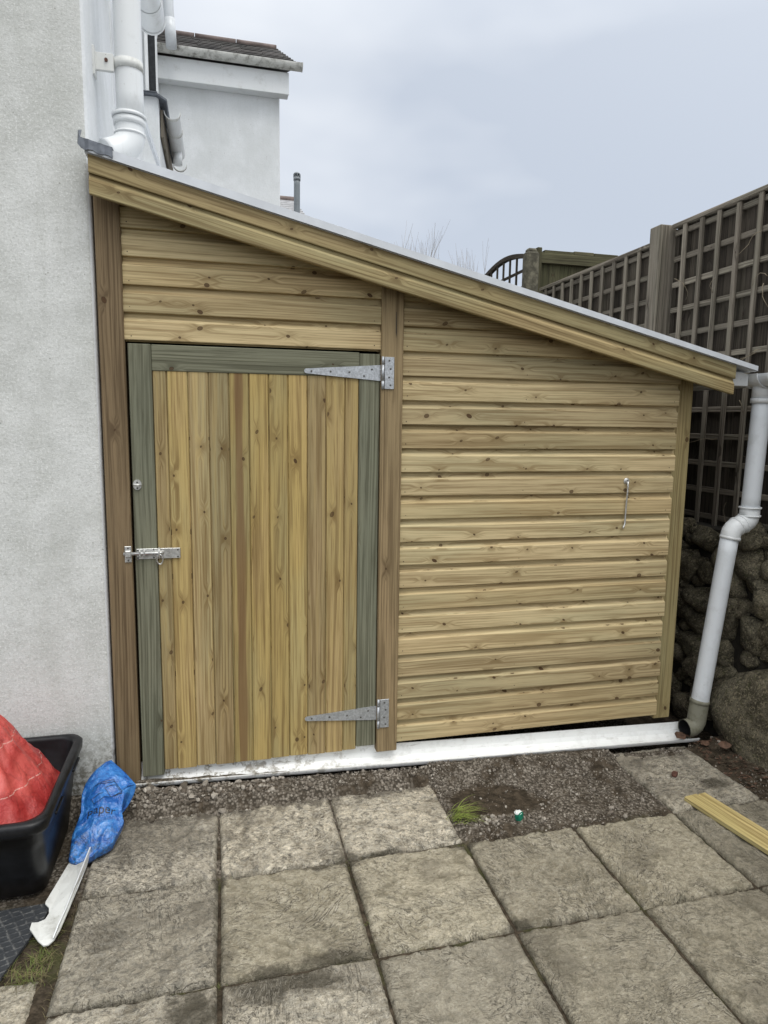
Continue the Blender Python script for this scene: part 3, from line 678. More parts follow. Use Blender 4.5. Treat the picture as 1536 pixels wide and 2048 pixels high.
# ------------------------------------------------------------------ drain trough lying along the foot of the shed
def trough():
    mb = MB()
    inner = [(0, .028), (.002, .019), (.008, .010), (.018, .004), (.034, .0005), (.052, .0), (.070, .006), (.084, .020), (.092, .040), (.095, .060), (.096, .074)]
    outer = [(p-.003 if p < .02 else p+.003 if p > .08 else p, q-.003 if .001 < p < .09 else q) for p, q in inner]
    lip = [(-.006, .0285), (-.006, .0245)]
    prof = inner + outer[::-1] + lip[::-1]
    def fn(p, q, t):
        x = .345+2.715*t; return (x, -.050-.035*t+p*.98, .069-.067*t+q + .0015*math.sin(t*9))
    mb.prism(prof, fn, n=28, sm=False)
    tag(mb.build('drain_trough', M['trough']), 'long white plastic gutter trough lying along the foot of the shed', 'gutter trough')
trough()
def silt():
    mb = MB(); V = []; n = 60
    for i in range(n+1):
        t = .004+.23*i/n; x = .345+2.715*t; y0 = -.050-.035*t; z0 = .069-.067*t; w = .012+.020*(1-i/n)**.5+.012*fbm(x*14, 1.); h = .015+.014*(1-i/n)+.006*fbm(x*20, 4.)
        for j, (dy, dz) in enumerate(((.0035, .016), (.010, .010+h*.7), (.022+w*.3, .003+h*.8), (.03+w, .0015))): V.append((x, y0+dy, z0+dz+.002*mnoise.noise(Vector((x*40, j, 2)))))
    mb.add(V, [[i*4+j, (i+1)*4+j, (i+1)*4+j+1, i*4+j+1] for i in range(n) for j in range(3)], sm=True)
    mb.build('silt', M['soil'], label='dark wet soil washed into the left end of the white trough', cat='soil', kind='stuff')
silt()

# ------------------------------------------------------------------ eaves gutter and downpipe on the right
rain = empty('rainwater_pipe', (3.06, -.06, .05), 'white gutter and kinked downpipe running down to the trough at right', 'downpipe')
def hr(x0, z0, ya, yb, r=.05, n=14, th=.003, yax=True):
    mb = MB(); ci = [(r*math.cos(math.pi+math.pi*i/n), r*math.sin(math.pi+math.pi*i/n)) for i in range(n+1)]; co = [((r+th)/r*a, (r+th)/r*b) for a, b in ci]
    mb.prism(ci+co[::-1], lambda p, q, t: (x0+p, ya+(yb-ya)*t, z0+q) if yax else (ya+(yb-ya)*t, x0+p, z0+q)); return mb
mb = hr(3.265, 1.852, -.16, 2.28, .056); mb.build('gutter', M['pipe'], rain)
mb = hr(3.265, 1.853, -.105, -.010, .0605); b2 = hr(3.265, 1.853, -.016, -.004, .064)
mb.add(b2.v, b2.f); b2 = hr(3.265, 1.853, -.108, -.100, .064); mb.add(b2.v, b2.f)
mb.prism([(3.265+.06*math.cos(math.pi+math.pi*i/12), 1.852+.06*math.sin(math.pi+math.pi*i/12)) for i in range(13)], lambda p, q, t: (p, -.160-.004*t, q))
mb.tube([(3.287, -.058, 1.815), (3.287, -.058, 1.735)], .048, 22); mb.tube([(3.286, -.058, 1.738), (3.285, -.058, 1.715)], .0505, 22)
mb.build('outlet', M['upvc'], rain)
mb = MB(); mb.tube([(3.287, -.058, 1.74), (3.271, -.058, 1.16)], .0425, 24); mb.tube([(3.165, -.060, 1.065), (3.060, -.058, .135)], .0425, 24); mb.build('pipe', M['pipe'], rain)
mb = MB()
pth = [(3.272, -.058, 1.205), (3.271, -.058, 1.165), (3.268, -.058, 1.150), (3.258, -.058, 1.136), (3.242, -.058, 1.126), (3.222, -.058, 1.118), (3.200, -.058, 1.110), (3.184, -.059, 1.100), (3.173, -.059, 1.085), (3.168, -.060, 1.065), (3.166, -.060, 1.050)]
mb.tube(pth, .0462, 24)
for a, b, rr in (((3.272, -.058, 1.208), (3.272, -.058, 1.200), .052), ((3.271, -.058, 1.168), (3.271, -.058, 1.160), .052), ((3.238, -.058, 1.1245), (3.231, -.058, 1.121), .049), ((3.207, -.058, 1.1135), (3.200, -.058, 1.110), .049), ((3.1685, -.060, 1.062), (3.166, -.060, 1.048), .0485)):
    mb.tube([a, b], rr, 24)
mb.build('elbow', M['upvc'], rain)
mb = MB()
sp_ = [(3.070, -.058, .225), (3.060, -.058, .135), (3.056, -.059, .110), (3.046, -.060, .092), (3.030, -.061, .082), (3.010, -.062, .079), (2.985, -.063, .078)]
mb.tube(sp_, [.0455]*6+[.047], 24, cap=False); mb.tube(sp_[::-1], [.041]*7, 24, cap=False, m=1); mb.tube([sp_[0], (3.067, -.058, .205)], .047, 24)
mb.build('shoe', [M['shoe'], M['dark']], rain)

# ------------------------------------------------------------------ house
house = empty('house', (0, 3, 0), 'white rendered house wall at left with pipes and a small slate roofed extension', 'house')
def corner_wall():
    mb = MB(); r = .022
    pts = [(-4, .0)] + [(.270-r+r*math.sin(a), .004+r-r*math.cos(a)-.004) for a in [i*math.pi/12 for i in range(7)]] + [(.270, .74), (.255, .76), (.255, 7.5), (-4, 7.5)]
    mb.prism(pts, lambda p, q, t: (p, q, -.1+6.6*t), n=1); return mb
mb = corner_wall(); w = mb.build('wall', [M['render'], M['render2']], house)
for f in w.data.polygons:
    if f.normal.x > .6: f.material_index = 1
mb = MB(); mb.box((.256, .70, 2.2), (.2765, .755, 6.4), bv=.006); mb.build('trim_board', M['upvc'], house)
soil = empty('soil_pipe', (.395, .2-3, 2.6)); soil.parent = house; tag(soil, label='fat white pipe with a bracket and a bent foot above the shed roof')
mb = MB(); mb.tube([(.393, .22, 6.4), (.397, .22, 2.76)], .0525, 28); mb.build('pipe', M['upvc'], soil)
mb = MB()
c0 = Vector((.393, .215, 2.72)); el = [c0+Vector((0, 0, .075)), c0+Vector((0, 0, .03)), c0, c0+Vector((-.006, -.004, -.022)), c0+Vector((-.020, -.012, -.046)), c0+Vector((-.042, -.024, -.066)), c0+Vector((-.068, -.036, -.08)), c0+Vector((-.085, -.045, -.089))]
mb.tube(el, .0565, 28)
mb.tube([c0+Vector((0, 0, .068)), c0+Vector((0, 0, .078)), c0+Vector((0, 0, .084))], [.066, .067, .058], 28); mb.tube([c0+Vector((0, 0, .064)), c0+Vector((0, 0, .040))], [.062, .0615], 28); mb.tube([c0+Vector((0, 0, .012)), c0+Vector((0, 0, .004))], [.0605, .0605], 28)
mb.build('elbow', M['upvc'], soil)
mb = MB()
for zz in (2.965,):
    mb.tube([(.395, .22, zz), (.395, .22, zz+.035)], .0562, 28); mb.box((.272, .185, zz-.02), (.345, .20, zz+.045), bv=.002); mb.box((.268, .165, zz-.045), (.278, .215, zz+.06), bv=.002)
    mb.tube([(.318, .186, zz+.018), (.318, .178, zz+.018)], .0065, 10, m=1)
mb.build('bracket', [M['upvcd'], M['brick']], soil)
# bay and lean-to roof beyond the pipe
mb = MB(); mb.box((.2, 2.33, 2.0), (.362, 3.94, 3.79), bv=.004); mb.box((.2, 2.36, 3.792), (.352, 2.50, 6.), bv=.004); mb.build('bay', M['render2'], house)
mb = MB(); mb.box((.305, 2.335, 3.82), (.349, 2.356, 4.6), bv=.002); mb.build('window', M['glass'], house)
mb = MB(); mb.box((.280, 2.325, 3.79), (.303, 2.358, 4.7), bv=.002); mb.build('window_frame', M['upvc'], house)
mb = MB(); mb.box((.26, 2.30, 3.780), (.352, 2.358, 3.796), bv=.002); mb.add([(.352, 2.28, 3.79), (.42, 2.28, 3.752), (.42, 3.5, 3.752), (.352, 3.5, 3.79)], [[0, 1, 2, 3]]); o = mb.build('sill_flashing', M['lead'], house); o.modifiers.new('s', 'SOLIDIFY').thickness = .012
mb = MB(); mb.box((.366, 2.40, 3.55), (.384, 3.92, 3.73), fr=GY, bv=.002); mb.build('fascia', M['old'], house)
mb = hr(.445, 3.735, 2.42, 3.20, .05); mb.tube([(.445, 3.05, 3.70), (.445, 3.05, 3.60)], .036, 16); mb.build('gutter', M['upvc'], house)
for yy in (2.42, 2.72, 3.42): hr(.445, 3.738, yy, yy+.035, .054, 12, .004).build('gutter_bracket', M['upvcd'], house)
mb = hr(.440, 3.50, .45, .83, .052); b2 = hr(.440, 3.502, .70, .86, .058); mb.add(b2.v, b2.f); b2 = hr(.440, 3.502, .855, .868, .063); mb.add(b2.v, b2.f)
mb.prism([(.44+.06*math.cos(math.pi+math.pi*i/12), 3.50+.06*math.sin(math.pi+math.pi*i/12)) for i in range(13)], lambda p, q, t: (p, .866+.004*t, q))
mb.build('gutter', M['upvc'], house)
mb = MB(); mb.prism([(-.008, -.020), (.008, -.020), (.008, .020), (-.008, .020)], lambda p, q, t: (.378+p, .90+1.2*t, 3.085+.15*t+q)); mb.build('verge_strip', M['trim'], house)
# extension
ext = empty('extension', (.8, 4-3, 0)); ext.parent = house; tag(ext, label='small white extension with a slate roof and dirty gutter')
mb = MB(); mb.box((.1, 4.0, 0), (1.338, 4.5, 4.80), bv=.012); mb.build('wall', M['render2'], ext)
mb = MB(); mb.box((.2, 3.885, 4.600), (1.415, 3.905, 4.79), bv=.003); mb.box((.2, 3.9055, 4.603), (1.412, 3.998, 4.785), bv=.003); mb.build('fascia', M['upvc'], ext)
mb = hr(3.838, 4.845, .2, 1.53, .050, yax=False); mb.prism([(3.838+.055*math.cos(math.pi+math.pi*i/12), 4.846+.055*math.sin(math.pi+math.pi*i/12)) for i in range(13)], lambda p, q, t: (1.527+.008*t, p, q)); mb.build('gutter', M['gutd'], ext)
mb = MB()
ey, ez, ry, rz = 3.82, 4.835, 4.16, 5.115
nrow = 9; rnd = random.Random(2)
for i in range(nrow):
    t0, t1 = i/nrow, (i+1)/nrow; x = .2; xe = 1.50-.175*t0
    while x < xe:
        w_ = rnd.uniform(.16, .22); x2 = min(x+w_, xe); l = .008+rnd.uniform(0, .004)
        def P(xx, t, up_): return (xx, ey+(ry-ey)*t-.6*up_, ez+(rz-ez)*t+.8*up_)
        mb.add([P(x+.002, t0, l), P(x2-.002, t0, l), P(x2-.002, t1+.02, .003), P(x+.002, t1+.02, .003), P(x+.002, t0, 0), P(x2-.002, t0, 0)], [[0, 1, 2, 3], [4, 5, 1, 0], [1, 5, 2], [0, 3, 4]]); x = x2
mb.add([(.2, ey, ez-.01), (1.5, ey, ez-.01), (1.325, ry, rz), (.2, ry, rz)], [[0, 1, 2, 3]])
mb.add([(1.5, ey, ez-.01), (1.36, 4.02, ez-.01), (1.325, ry, rz)], [[0, 1, 2]]); mb.add([(1.335, 4.5, ez-.01), (.2, 4.5, ez-.01), (.2, ry, rz), (1.325, ry, rz)], [[0, 1, 2, 3]])
mb.add([(.2, ey, ez-.012), (.2, 4.02, ez-.012), (1.36, 4.02, ez-.012), (1.5, ey, ez-.012)], [[0, 1, 2, 3]])
rf = mb.build('roof', M['slate'], ext)
mb = MB()
for i in range(3): mb.tube([(.2+.377*i, ry, rz+.004), (.2+.377*(i+1)-.006, ry, rz+.004)], .030, 12)
mb.build('ridge_tiles', M['ridge'], ext)
mb = MB(); mb.tube([(.345, 3.70, 6.3), (.372, 3.72, 5.10), (.386, 3.76, 4.80)], .043, 20); mb.tube([(.377, 3.733, 5.02), (.3865, 3.76, 4.80)], .0465, 20); mb.build('downpipe', M['pipe'], ext)

# ------------------------------------------------------------------ neighbour's house with vent pipe
nb = empty('neighbour_house', (0, 9, 0), 'distant house with pale ribbed tiles and a grey vent pipe behind the shed roof', 'house')
mb = MB(); mb.box((-5, 7.4, 0), (1.95, 11, 4.2)); mb.build('wall', M['render2'], nb)
mb = MB(); n = 16
for i in range(n):
    t0, t1 = i/n, (i+1)/n
    def P(x, t, u_): return (x, 7.2+1.9*t, 4.25+1.02*t+u_)
    xr0 = 2.20-.16*t0; xr1 = 2.20-.16*t1
    mb.add([P(-5, t0, .03), P(xr0, t0, .03), P(xr1, t1+.01, .004), P(-5, t1+.01, .004), P(-5, t0, 0), P(xr0, t0, 0)], [[0, 1, 2, 3], [4, 5, 1, 0]])
mb.add([(-5, 9.1, 5.27), (2.04, 9.1, 5.27), (2.2, 11.1, 4.2), (-5, 11.1, 4.2)], [[0, 1, 2, 3]]); mb.add([(2.2, 7.2, 4.24), (2.2, 11.1, 4.24), (2.04, 9.1, 5.27)], [[0, 1, 2]])
mb.build('roof', M['tile'], nb)
mb = MB(); mb.tube([(-5, 9.1, 5.29), (2.04, 9.1, 5.29)], .05, 10); mb.build('ridge', M['ridge'], nb)
mb = MB(); mb.tube([(1.945, 7.9, 4.3), (1.950, 7.9, 5.24)], .047, 18); mb.tube([(1.95, 7.9, 5.20), (1.95, 7.9, 5.245)], .054, 18)
mb.tube([(1.95, 7.9, 5.245), (1.95, 7.9, 5.285)], .03, 12)
for a in range(8): mb.tube([(1.95+.05*math.cos(a*.785), 7.9+.05*math.sin(a*.785), 5.24), (1.95+.048*math.cos(a*.785), 7.9+.048*math.sin(a*.785), 5.29)], .006, 6)
mb.tube([(1.95, 7.9, 5.285), (1.95, 7.9, 5.305), (1.95, 7.9, 5.325)], [.054, .045, .01], 18)
mb.build('vent_pipe', M['vent'], nb)

# ------------------------------------------------------------------ fences on the bank at right
FX = 3.5
def fence(y0, y1, ztop, zbot, label, sd, drop=0.):
    f = empty('trellis_fence', (FX, (y0+y1)/2, zbot), label, 'fence panel', 'weathered trellis faced fence panels on the bank'); rnd = random.Random(sd)
    mb = MB(); y = y0
    while y < y1-.02:
        w_ = rnd.uniform(.095, .125); y2 = min(y+w_, y1); tp = ztop-.0125; tl = rnd.uniform(0, .012)
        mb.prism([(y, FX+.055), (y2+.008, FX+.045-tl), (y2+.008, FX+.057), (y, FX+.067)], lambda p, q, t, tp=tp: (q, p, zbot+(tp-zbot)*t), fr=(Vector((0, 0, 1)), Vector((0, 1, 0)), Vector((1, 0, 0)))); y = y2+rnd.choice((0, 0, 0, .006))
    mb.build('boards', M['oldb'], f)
    mb = MB(); zz = ztop-.045
    FY = (Vector((0, 1, 0)), Vector((0, 0, 1)), Vector((1, 0, 0))); FZ = (Vector((0, 0, 1)), Vector((0, 1, 0)), Vector((1, 0, 0)))
    while zz > zbot+.05:
        mb.box((FX+.015, y0+.01, zz-.016), (FX+.031, y1-.01, zz+.016), fr=FY, bv=.003); zz -= .156
    y = y0+.06
    while y < y1-.03:
        a = rnd.uniform(-.004, .004); mb.box((FX, y-.0165+a, zbot+.02), (FX+.0148, y+.0165+a, ztop-.012+rnd.uniform(-.006, .004)), fr=FZ, bv=.003); y += .149
    mb.build('trellis', M['old'], f)
    mb = MB(); mb.box((FX-.006, y0, ztop-.012), (FX+.07, y1, ztop+.012), fr=FY, bv=.004); mb.build('top_rail', M['old'], f)
    mb = MB()
    for yy in (y0+.012, y1-.012): mb.box((FX+.0322, yy-.018, zbot), (FX+.0445, yy+.018, ztop-.014), fr=FZ)
    for zz in (zbot+.2, (zbot+ztop)/2): mb.box((FX+.068, y0, zz-.03), (FX+.10, y1, zz+.03), fr=FY)
    mb.build('frame', M['oldb'], f)
fence(1.145, 2.80, 2.778, .98, 'trellis faced fence panel beyond the square grey post', 3)
fence(-.80, 1.01, 2.835, .98, 'trellis faced fence panel nearest the camera at the right edge', 4)
fence(-2.7, -.92, 2.84, .98, 'trellis faced fence panel beside the viewer, outside the right edge', 5)
def fpost(y, top, label, lab2=None):
    mb = MB(); mb.box((FX-.075, y-.055, .9), (FX+.045, y+.055, top), fr=(Vector((0, 0, 1)), Vector((0, 1, 0)), Vector((1, 0, 0))), bv=.006, r=.4)
    tag(mb.build('fence_post', M['old']), label, 'fence post', 'wooden posts between fence panels')
fpost(1.078, 2.850, 'square weathered grey timber post between two trellis panels')
fpost(-.86, 2.86, 'weathered timber post at the near end of the trellis fence')
mb = MB()
mb.box((3.385, 2.835, .9), (3.51, 2.94, 3.115), bv=.02); mb.box((3.40, 2.85, 3.10), (3.495, 2.925, 3.142), bv=.02)
tag(mb.build('concrete_post', M['conc']), 'mossy brown concrete post with a rounded top beside the far panel', 'fence post')
far = empty('trellis_fence', (4.4, 2.95, 1), 'mossy solid board fence panel facing the camera beyond the trellis', 'fence panel')
mb = MB(); rnd = random.Random(8); x = 3.56
while x < 5.6:
    w_ = rnd.uniform(.10, .14); mb.box((x, 2.955, 1.), (x+w_-.002, 2.972, 3.13+rnd.uniform(-.01, .01)), fr=GZ); x += w_
mb.build('boards', M['mossb'], far)
mb = MB(); mb.box((3.53, 2.915, 3.035), (5.6, 2.953, 3.125), bv=.004); mb.build('top_rail', M['mossb'], far)
mb = MB(); mb.box((3.515, 2.90, 1.), (3.56, 2.953, 3.165), fr=GZ, bv=.004); x = 3.60
while x < 5.6:
    w_ = rnd.uniform(.18, .3); mb.box((x, 2.93, 3.127), (x+w_-.003, 2.985, 3.15+rnd.uniform(-.004, .012)), bv=.003); x += w_
mb.build('frame', M['mossb'], far)
arch = empty('open_trellis', (3.45, 3.5, 1), 'dark open trellis panel with an arched top against the sky', 'trellis panel')
def ztop_arch(y): t = (y-2.96)/1.02; return 3.095+.075*math.sin(math.pi*t) if t < 1 else 3.095-.24*(t-1)*1.02-.12*(t-1)**2
mb = MB(); n = 18; mb.prism([(3.43, -.02), (3.47, -.02), (3.47, .02), (3.43, .02)], lambda p, q, t: (p, 2.96+1.74*t, ztop_arch(2.96+1.74*t)+q), n=n, fr=GY); mb.build('top_rail', M['oldb'], arch)
mb = MB(); y = 3.02
while y < 4.68: mb.box((3.435, y-.013, 1.2), (3.4485, y+.013, ztop_arch(y)-.015), fr=GZ, bv=.002); y += .15
z = 2.99
while z > 1.3: mb.box((3.4487, 2.96, z-.013), (3.462, 4.05 if z > 2.9 else 4.68, z+.013), fr=GY, bv=.002); z -= .15
mb.build('lattice', M['oldb'], arch)

# ------------------------------------------------------------------ stone retaining wall
def stones():
    root = empty('stone_wall', (3.25, 0, 0), 'dark mossy rubble stone retaining wall under the trellis fence', 'stone wall')
    rnd = random.Random(21); SV, SF = ico(3); mb = MB(); pts = []
    def face_x(z): return 3.205+.185*z
    def stone(c, rad, seed):
        V = []; pl = []
        for _ in range(20):
            n_ = Vector((rnd.gauss(0, 1), rnd.gauss(0, 1), rnd.gauss(0, 1))).normalized(); pl.append((n_, rnd.uniform(.52, .95)))
        for p in SV:
            k_ = sum(math.exp(-34*(d_/max(.12, p.dot(n_))-.8)) for n_, d_ in pl if p.dot(n_) > .12)
            d = min(1.12, .8-math.log(max(k_, 1e-4))/34)
            d *= 1+.10*fbm(p.x*2+seed*9, p.y*2, p.z*2, 3)+.07*fbm(p.x*6+seed*3, p.y*6, p.z*6, 2)+.03*mnoise.noise(Vector((p.x*9+seed*5, p.y*9, p.z*9)))
            V.append((c[0]+p.x*rad[0]*d*1.38, c[1]+p.y*rad[1]*d*1.38, c[2]+p.z*rad[2]*d*1.38))
        return V
    pts.append((-.28, .20, .30)); 
    tries = 0
    while tries < 6000:
        tries += 1; y, z = rnd.uniform(-1.7, 1.9), rnd.uniform(.04, 1.04); r = rnd.uniform(.07, .115) if tries < 3000 else rnd.uniform(.032, .06)
        if all(math.hypot((y-a), (z-b)*1.1) > (r+c)*.80 for a, b, c in pts): pts.append((y, z, r))
    for i, (y, z, r) in enumerate(pts[1:]):
        mb.add(stone((face_x(z)+rnd.uniform(.0, .03), y, z), (r*.8, r*rnd.uniform(1.0, 1.25), r*rnd.uniform(.8, 1.)), i*.37), SF, sm=True)
    mb.build('stones', M['stone'], root)
    mb = MB(); SV4, SF4 = ico(4); SV[:] = SV4; mb.add(stone((3.355, -.36, .15), (.215, .46, .36), 3.3), SF4, sm=True, r=.2); mb.v[:] = [tuple(Vector(v)+Vector((-1, -.2, .3))*.018*fbm(v[0]*14, v[1]*14, v[2]*14, 4)) for v in mb.v]; tag(mb.build('boulder', M['stone'], root), label='large mossy boulder at the foot of the wall')
    mb = MB(); mb.prism([(3.225, -.05), (3.41, 1.03), (3.9, 1.03), (3.9, -.05)], lambda p, q, t: (p, -2.4+5*t, q)); mb.build('backing', simple('dark_earth', (.02, .017, .012), .95, .4, 30.), root)
stones()
def vines():
    rnd = random.Random(4); mb = MB()
    for _ in range(26):
        y = rnd.uniform(-.2, 1.0); z = rnd.uniform(1.0, 1.85) if rnd.random() < .6 else rnd.uniform(1.9, 2.65); x = FX-.02-rnd.uniform(0, .05)
        p = Vector((x, y, z)); d = Vector((rnd.uniform(-.4, 0), rnd.uniform(-1, 1), rnd.uniform(-.8, .8))).normalized(); P = [p.copy()]
        for k in range(7): d = (d+Vector((rnd.uniform(-.3, .3), rnd.uniform(-.5, .5), rnd.uniform(-.5, .35)))).normalized(); p = p+d*rnd.uniform(.015, .035); P.append(p.copy())
        mb.tube(P, [.0022-.0002*k for k in range(8)], 5)
    mb.build('dry_stems', M['vine'], label='wisps of dry climber stems caught on the trellis fence', cat='dry stems', kind='stuff')
vines()

# ------------------------------------------------------------------ bare trees far behind
def tree(x, y, top, sd, label):
    rnd = random.Random(sd); mb = MB(); mt = MB()
    def grow(p, d, l, r, lev, m_):
        P = [p.copy()]; q = p.copy(); dd = d.copy()
        for k in range(4): dd = (dd+Vector((rnd.uniform(-.11, .11), rnd.uniform(-.11, .11), .11))).normalized(); q = q+dd*l/4; P.append(q.copy())
        m_.tube(P, [r*(1-.12*k) for k in range(5)], 5, cap=False)
        if lev == 0: return
        for k in range(rnd.choice((3, 3, 4))):
            b = P[rnd.choice((2, 3, 4))]; nd_ = (dd+Vector((rnd.uniform(-.42, .42), rnd.uniform(-.42, .42), rnd.uniform(.15, .6)))).normalized()
            grow(b, nd_, l*rnd.uniform(.62, .85), r*.55, lev-1, mb)
    H = top-1.0; t = empty('bare_tree', (x, y, 1.0), label, 'tree', 'leafless trees beyond the shed roof')
    grow(Vector((x, y, 1.0)), Vector((0, 0, 1)), H*.36, .038, 4, mt)
    zm = sorted(v[2] for v in mb.v)[int(len(mb.v)*.90)]; sc = H/(zm-1.0); dx = sum(v[0] for v in mb.v)/len(mb.v)-x
    for m_ in (mb, mt): m_.v = [(x+(a-x-dx*(c-1)/(zm-1)*1.6)*sc, y+(b-y)*sc, 1+(c-1)*sc) for a, b, c in m_.v]
    mt.build('trunk', M['twig'], t); mb.build('crown', M['twig'], t)
for i, (x, y, tp, lb) in enumerate(((5.12, 12.5, 5.36, 'thin bare tree whose twigs show leftmost above the shed roof'), (5.45, 12.6, 5.30, 'bare tree just right of the leftmost one above the roof'), (5.78, 12.5, 5.27, 'bare tree with tall upright twigs in the middle of the group above the roof'), (6.12, 12.6, 5.14, 'bare tree just right of the tallest twigs above the roof'), (6.5, 12.5, 5.02, 'low bare tree with fine twigs next to the arched trellis'))):
    tree(x, y, tp, 30+i, lb)

# ------------------------------------------------------------------ recycling box and bags at left
def rrect(x0, x1, y0, y1, r, n=6):
    P = []
    for cx, cy, a0 in ((x1-r, y1-r, 0), (x0+r, y1-r, math.pi/2), (x0+r, y0+r, math.pi), (x1-r, y0+r, 3*math.pi/2)):
        for i in range(n+1): a = a0+math.pi/2*i/n; P.append((cx+r*math.cos(a), cy+r*math.sin(a)))
    return P
def crate():
    root = empty('recycling_box', (-.03, -.35, 0), 'black plastic recycling box with a thick rolled rim by the house wall', 'box')
    def ring(z, a, g=0.):  # a: 0 at base, 1 at rim
        x0 = -.19*(1-a)-.235*a-g; x1 = .118*(1-a)+.150*a+g; y0 = -.545*(1-a)-.655*a-g; y1 = -.13*(1-a)-.045*a+g
        return [(p[0], p[1], z) for p in rrect(x0, x1, y0, y1, .05+.012*a)]
    mb = MB(); R_ = [ring(.004, 0, -.01), ring(.012, .02), ring(.10, .3), ring(.20, .62), ring(.285, .93), ring(.285, .93, .012), ring(.30, 1, .016), ring(.325, 1, .018), ring(.334, 1, .012), ring(.336, 1, .0), ring(.334, 1, -.010), ring(.322, 1, -.014), ring(.22, .66, -.006), ring(.215, .66, -.011), ring(.10, .3, -.010), ring(.016, .02, -.008)]
    n = len(R_[0]); V = [p for q in R_ for p in q]
    F = [[i*n+j, i*n+(j+1) % n, (i+1)*n+(j+1) % n, (i+1)*n+j] for i in range(len(R_)-1) for j in range(n)]
    F += [list(range(n))[::-1], [(len(R_)-1)*n+j for j in range(n)]]
    mb.add(V, F, sm=True); o = mb.build('tub', M['box'], root)
    for yy in (-.50, -.22):
        mb = MB(); mb.box((.160, yy-.05, .289), (.172, yy+.05, .30), bv=.003); mb.build('handle_rib', M['box'], root)
crate()
def redbag():
    mb = MB(); NA, NR = 120, 56; cx, cy = -.135, -.35; V = []
    for i in range(NR+1):
        r = i/NR
        for j in range(NA):
            a = 2*math.pi*j/NA; ca, sa = math.cos(a), math.sin(a)
            e = (abs(ca)**3.2+abs(sa)**3.2)**(-1/3.2)
            rx = .262 if ca > 0 else .08; ry_ = .262
            fold = .5*abs(mnoise.noise(Vector((a*3.0+2.1, r*.7, 3.1))))+.3*abs(mnoise.noise(Vector((a*5+r*3, r*1.6, 1.2))))
            x = cx+ca*e*rx*r; y = cy+sa*e*ry_*r
            z = .255+.435*(1-r**1.02)+.085*(fold-.22)*min(1, r*2.5)+.005*fbm(x*22, y*22, 1.)-.040*(abs(mnoise.noise(Vector((x*7+y*6, y*4-x*4, 8.))))-.2)*min(1, r*3)-.018*abs(mnoise.noise(Vector((x*19-y*9, y*14+x*8, 3.))))
            V.append((x, y, z))
    F = [[i*NA+j, (i+1)*NA+j, (i+1)*NA+(j+1) % NA, i*NA+(j+1) % NA] for i in range(NR) for j in range(NA)]
    b = len(V); V += [(cx+(v[0]-cx)*.72, cy+(v[1]-cy)*.72, .13) for v in V[NR*NA:]]
    F += [[NR*NA+j, b+j, b+(j+1) % NA, NR*NA+(j+1) % NA] for j in range(NA)] + [[b+j for j in range(NA)][::-1]]
    mb.add(V, F, sm=True)
    tag(mb.build('red_bag', M['red']), 'crumpled red woven plastic bag heaped in the black box', 'bag')
redbag()
BAG = [(.2663, -.059), (.2909, -.083), (.3249, -.1154), (.3517, -.1465), (.3719, -.1705), (.3537, -.1762), (.3342, -.2029), (.3291, -.24), (.3307, -.2714), (.3415, -.3051), (.3288, -.3335), (.3125, -.3726), (.2887, -.3881), (.2611, -.3978), (.2351, -.4157), (.2071, -.4282), (.1908, -.4292), (.1667, -.4133), (.1658, -.3305), (.1751, -.2936), (.1826, -.2536), (.1752, -.1843), (.1808, -.1505), (.1902, -.1281), (.202, -.1076), (.2196, -.0874), (.2467, -.0637)]
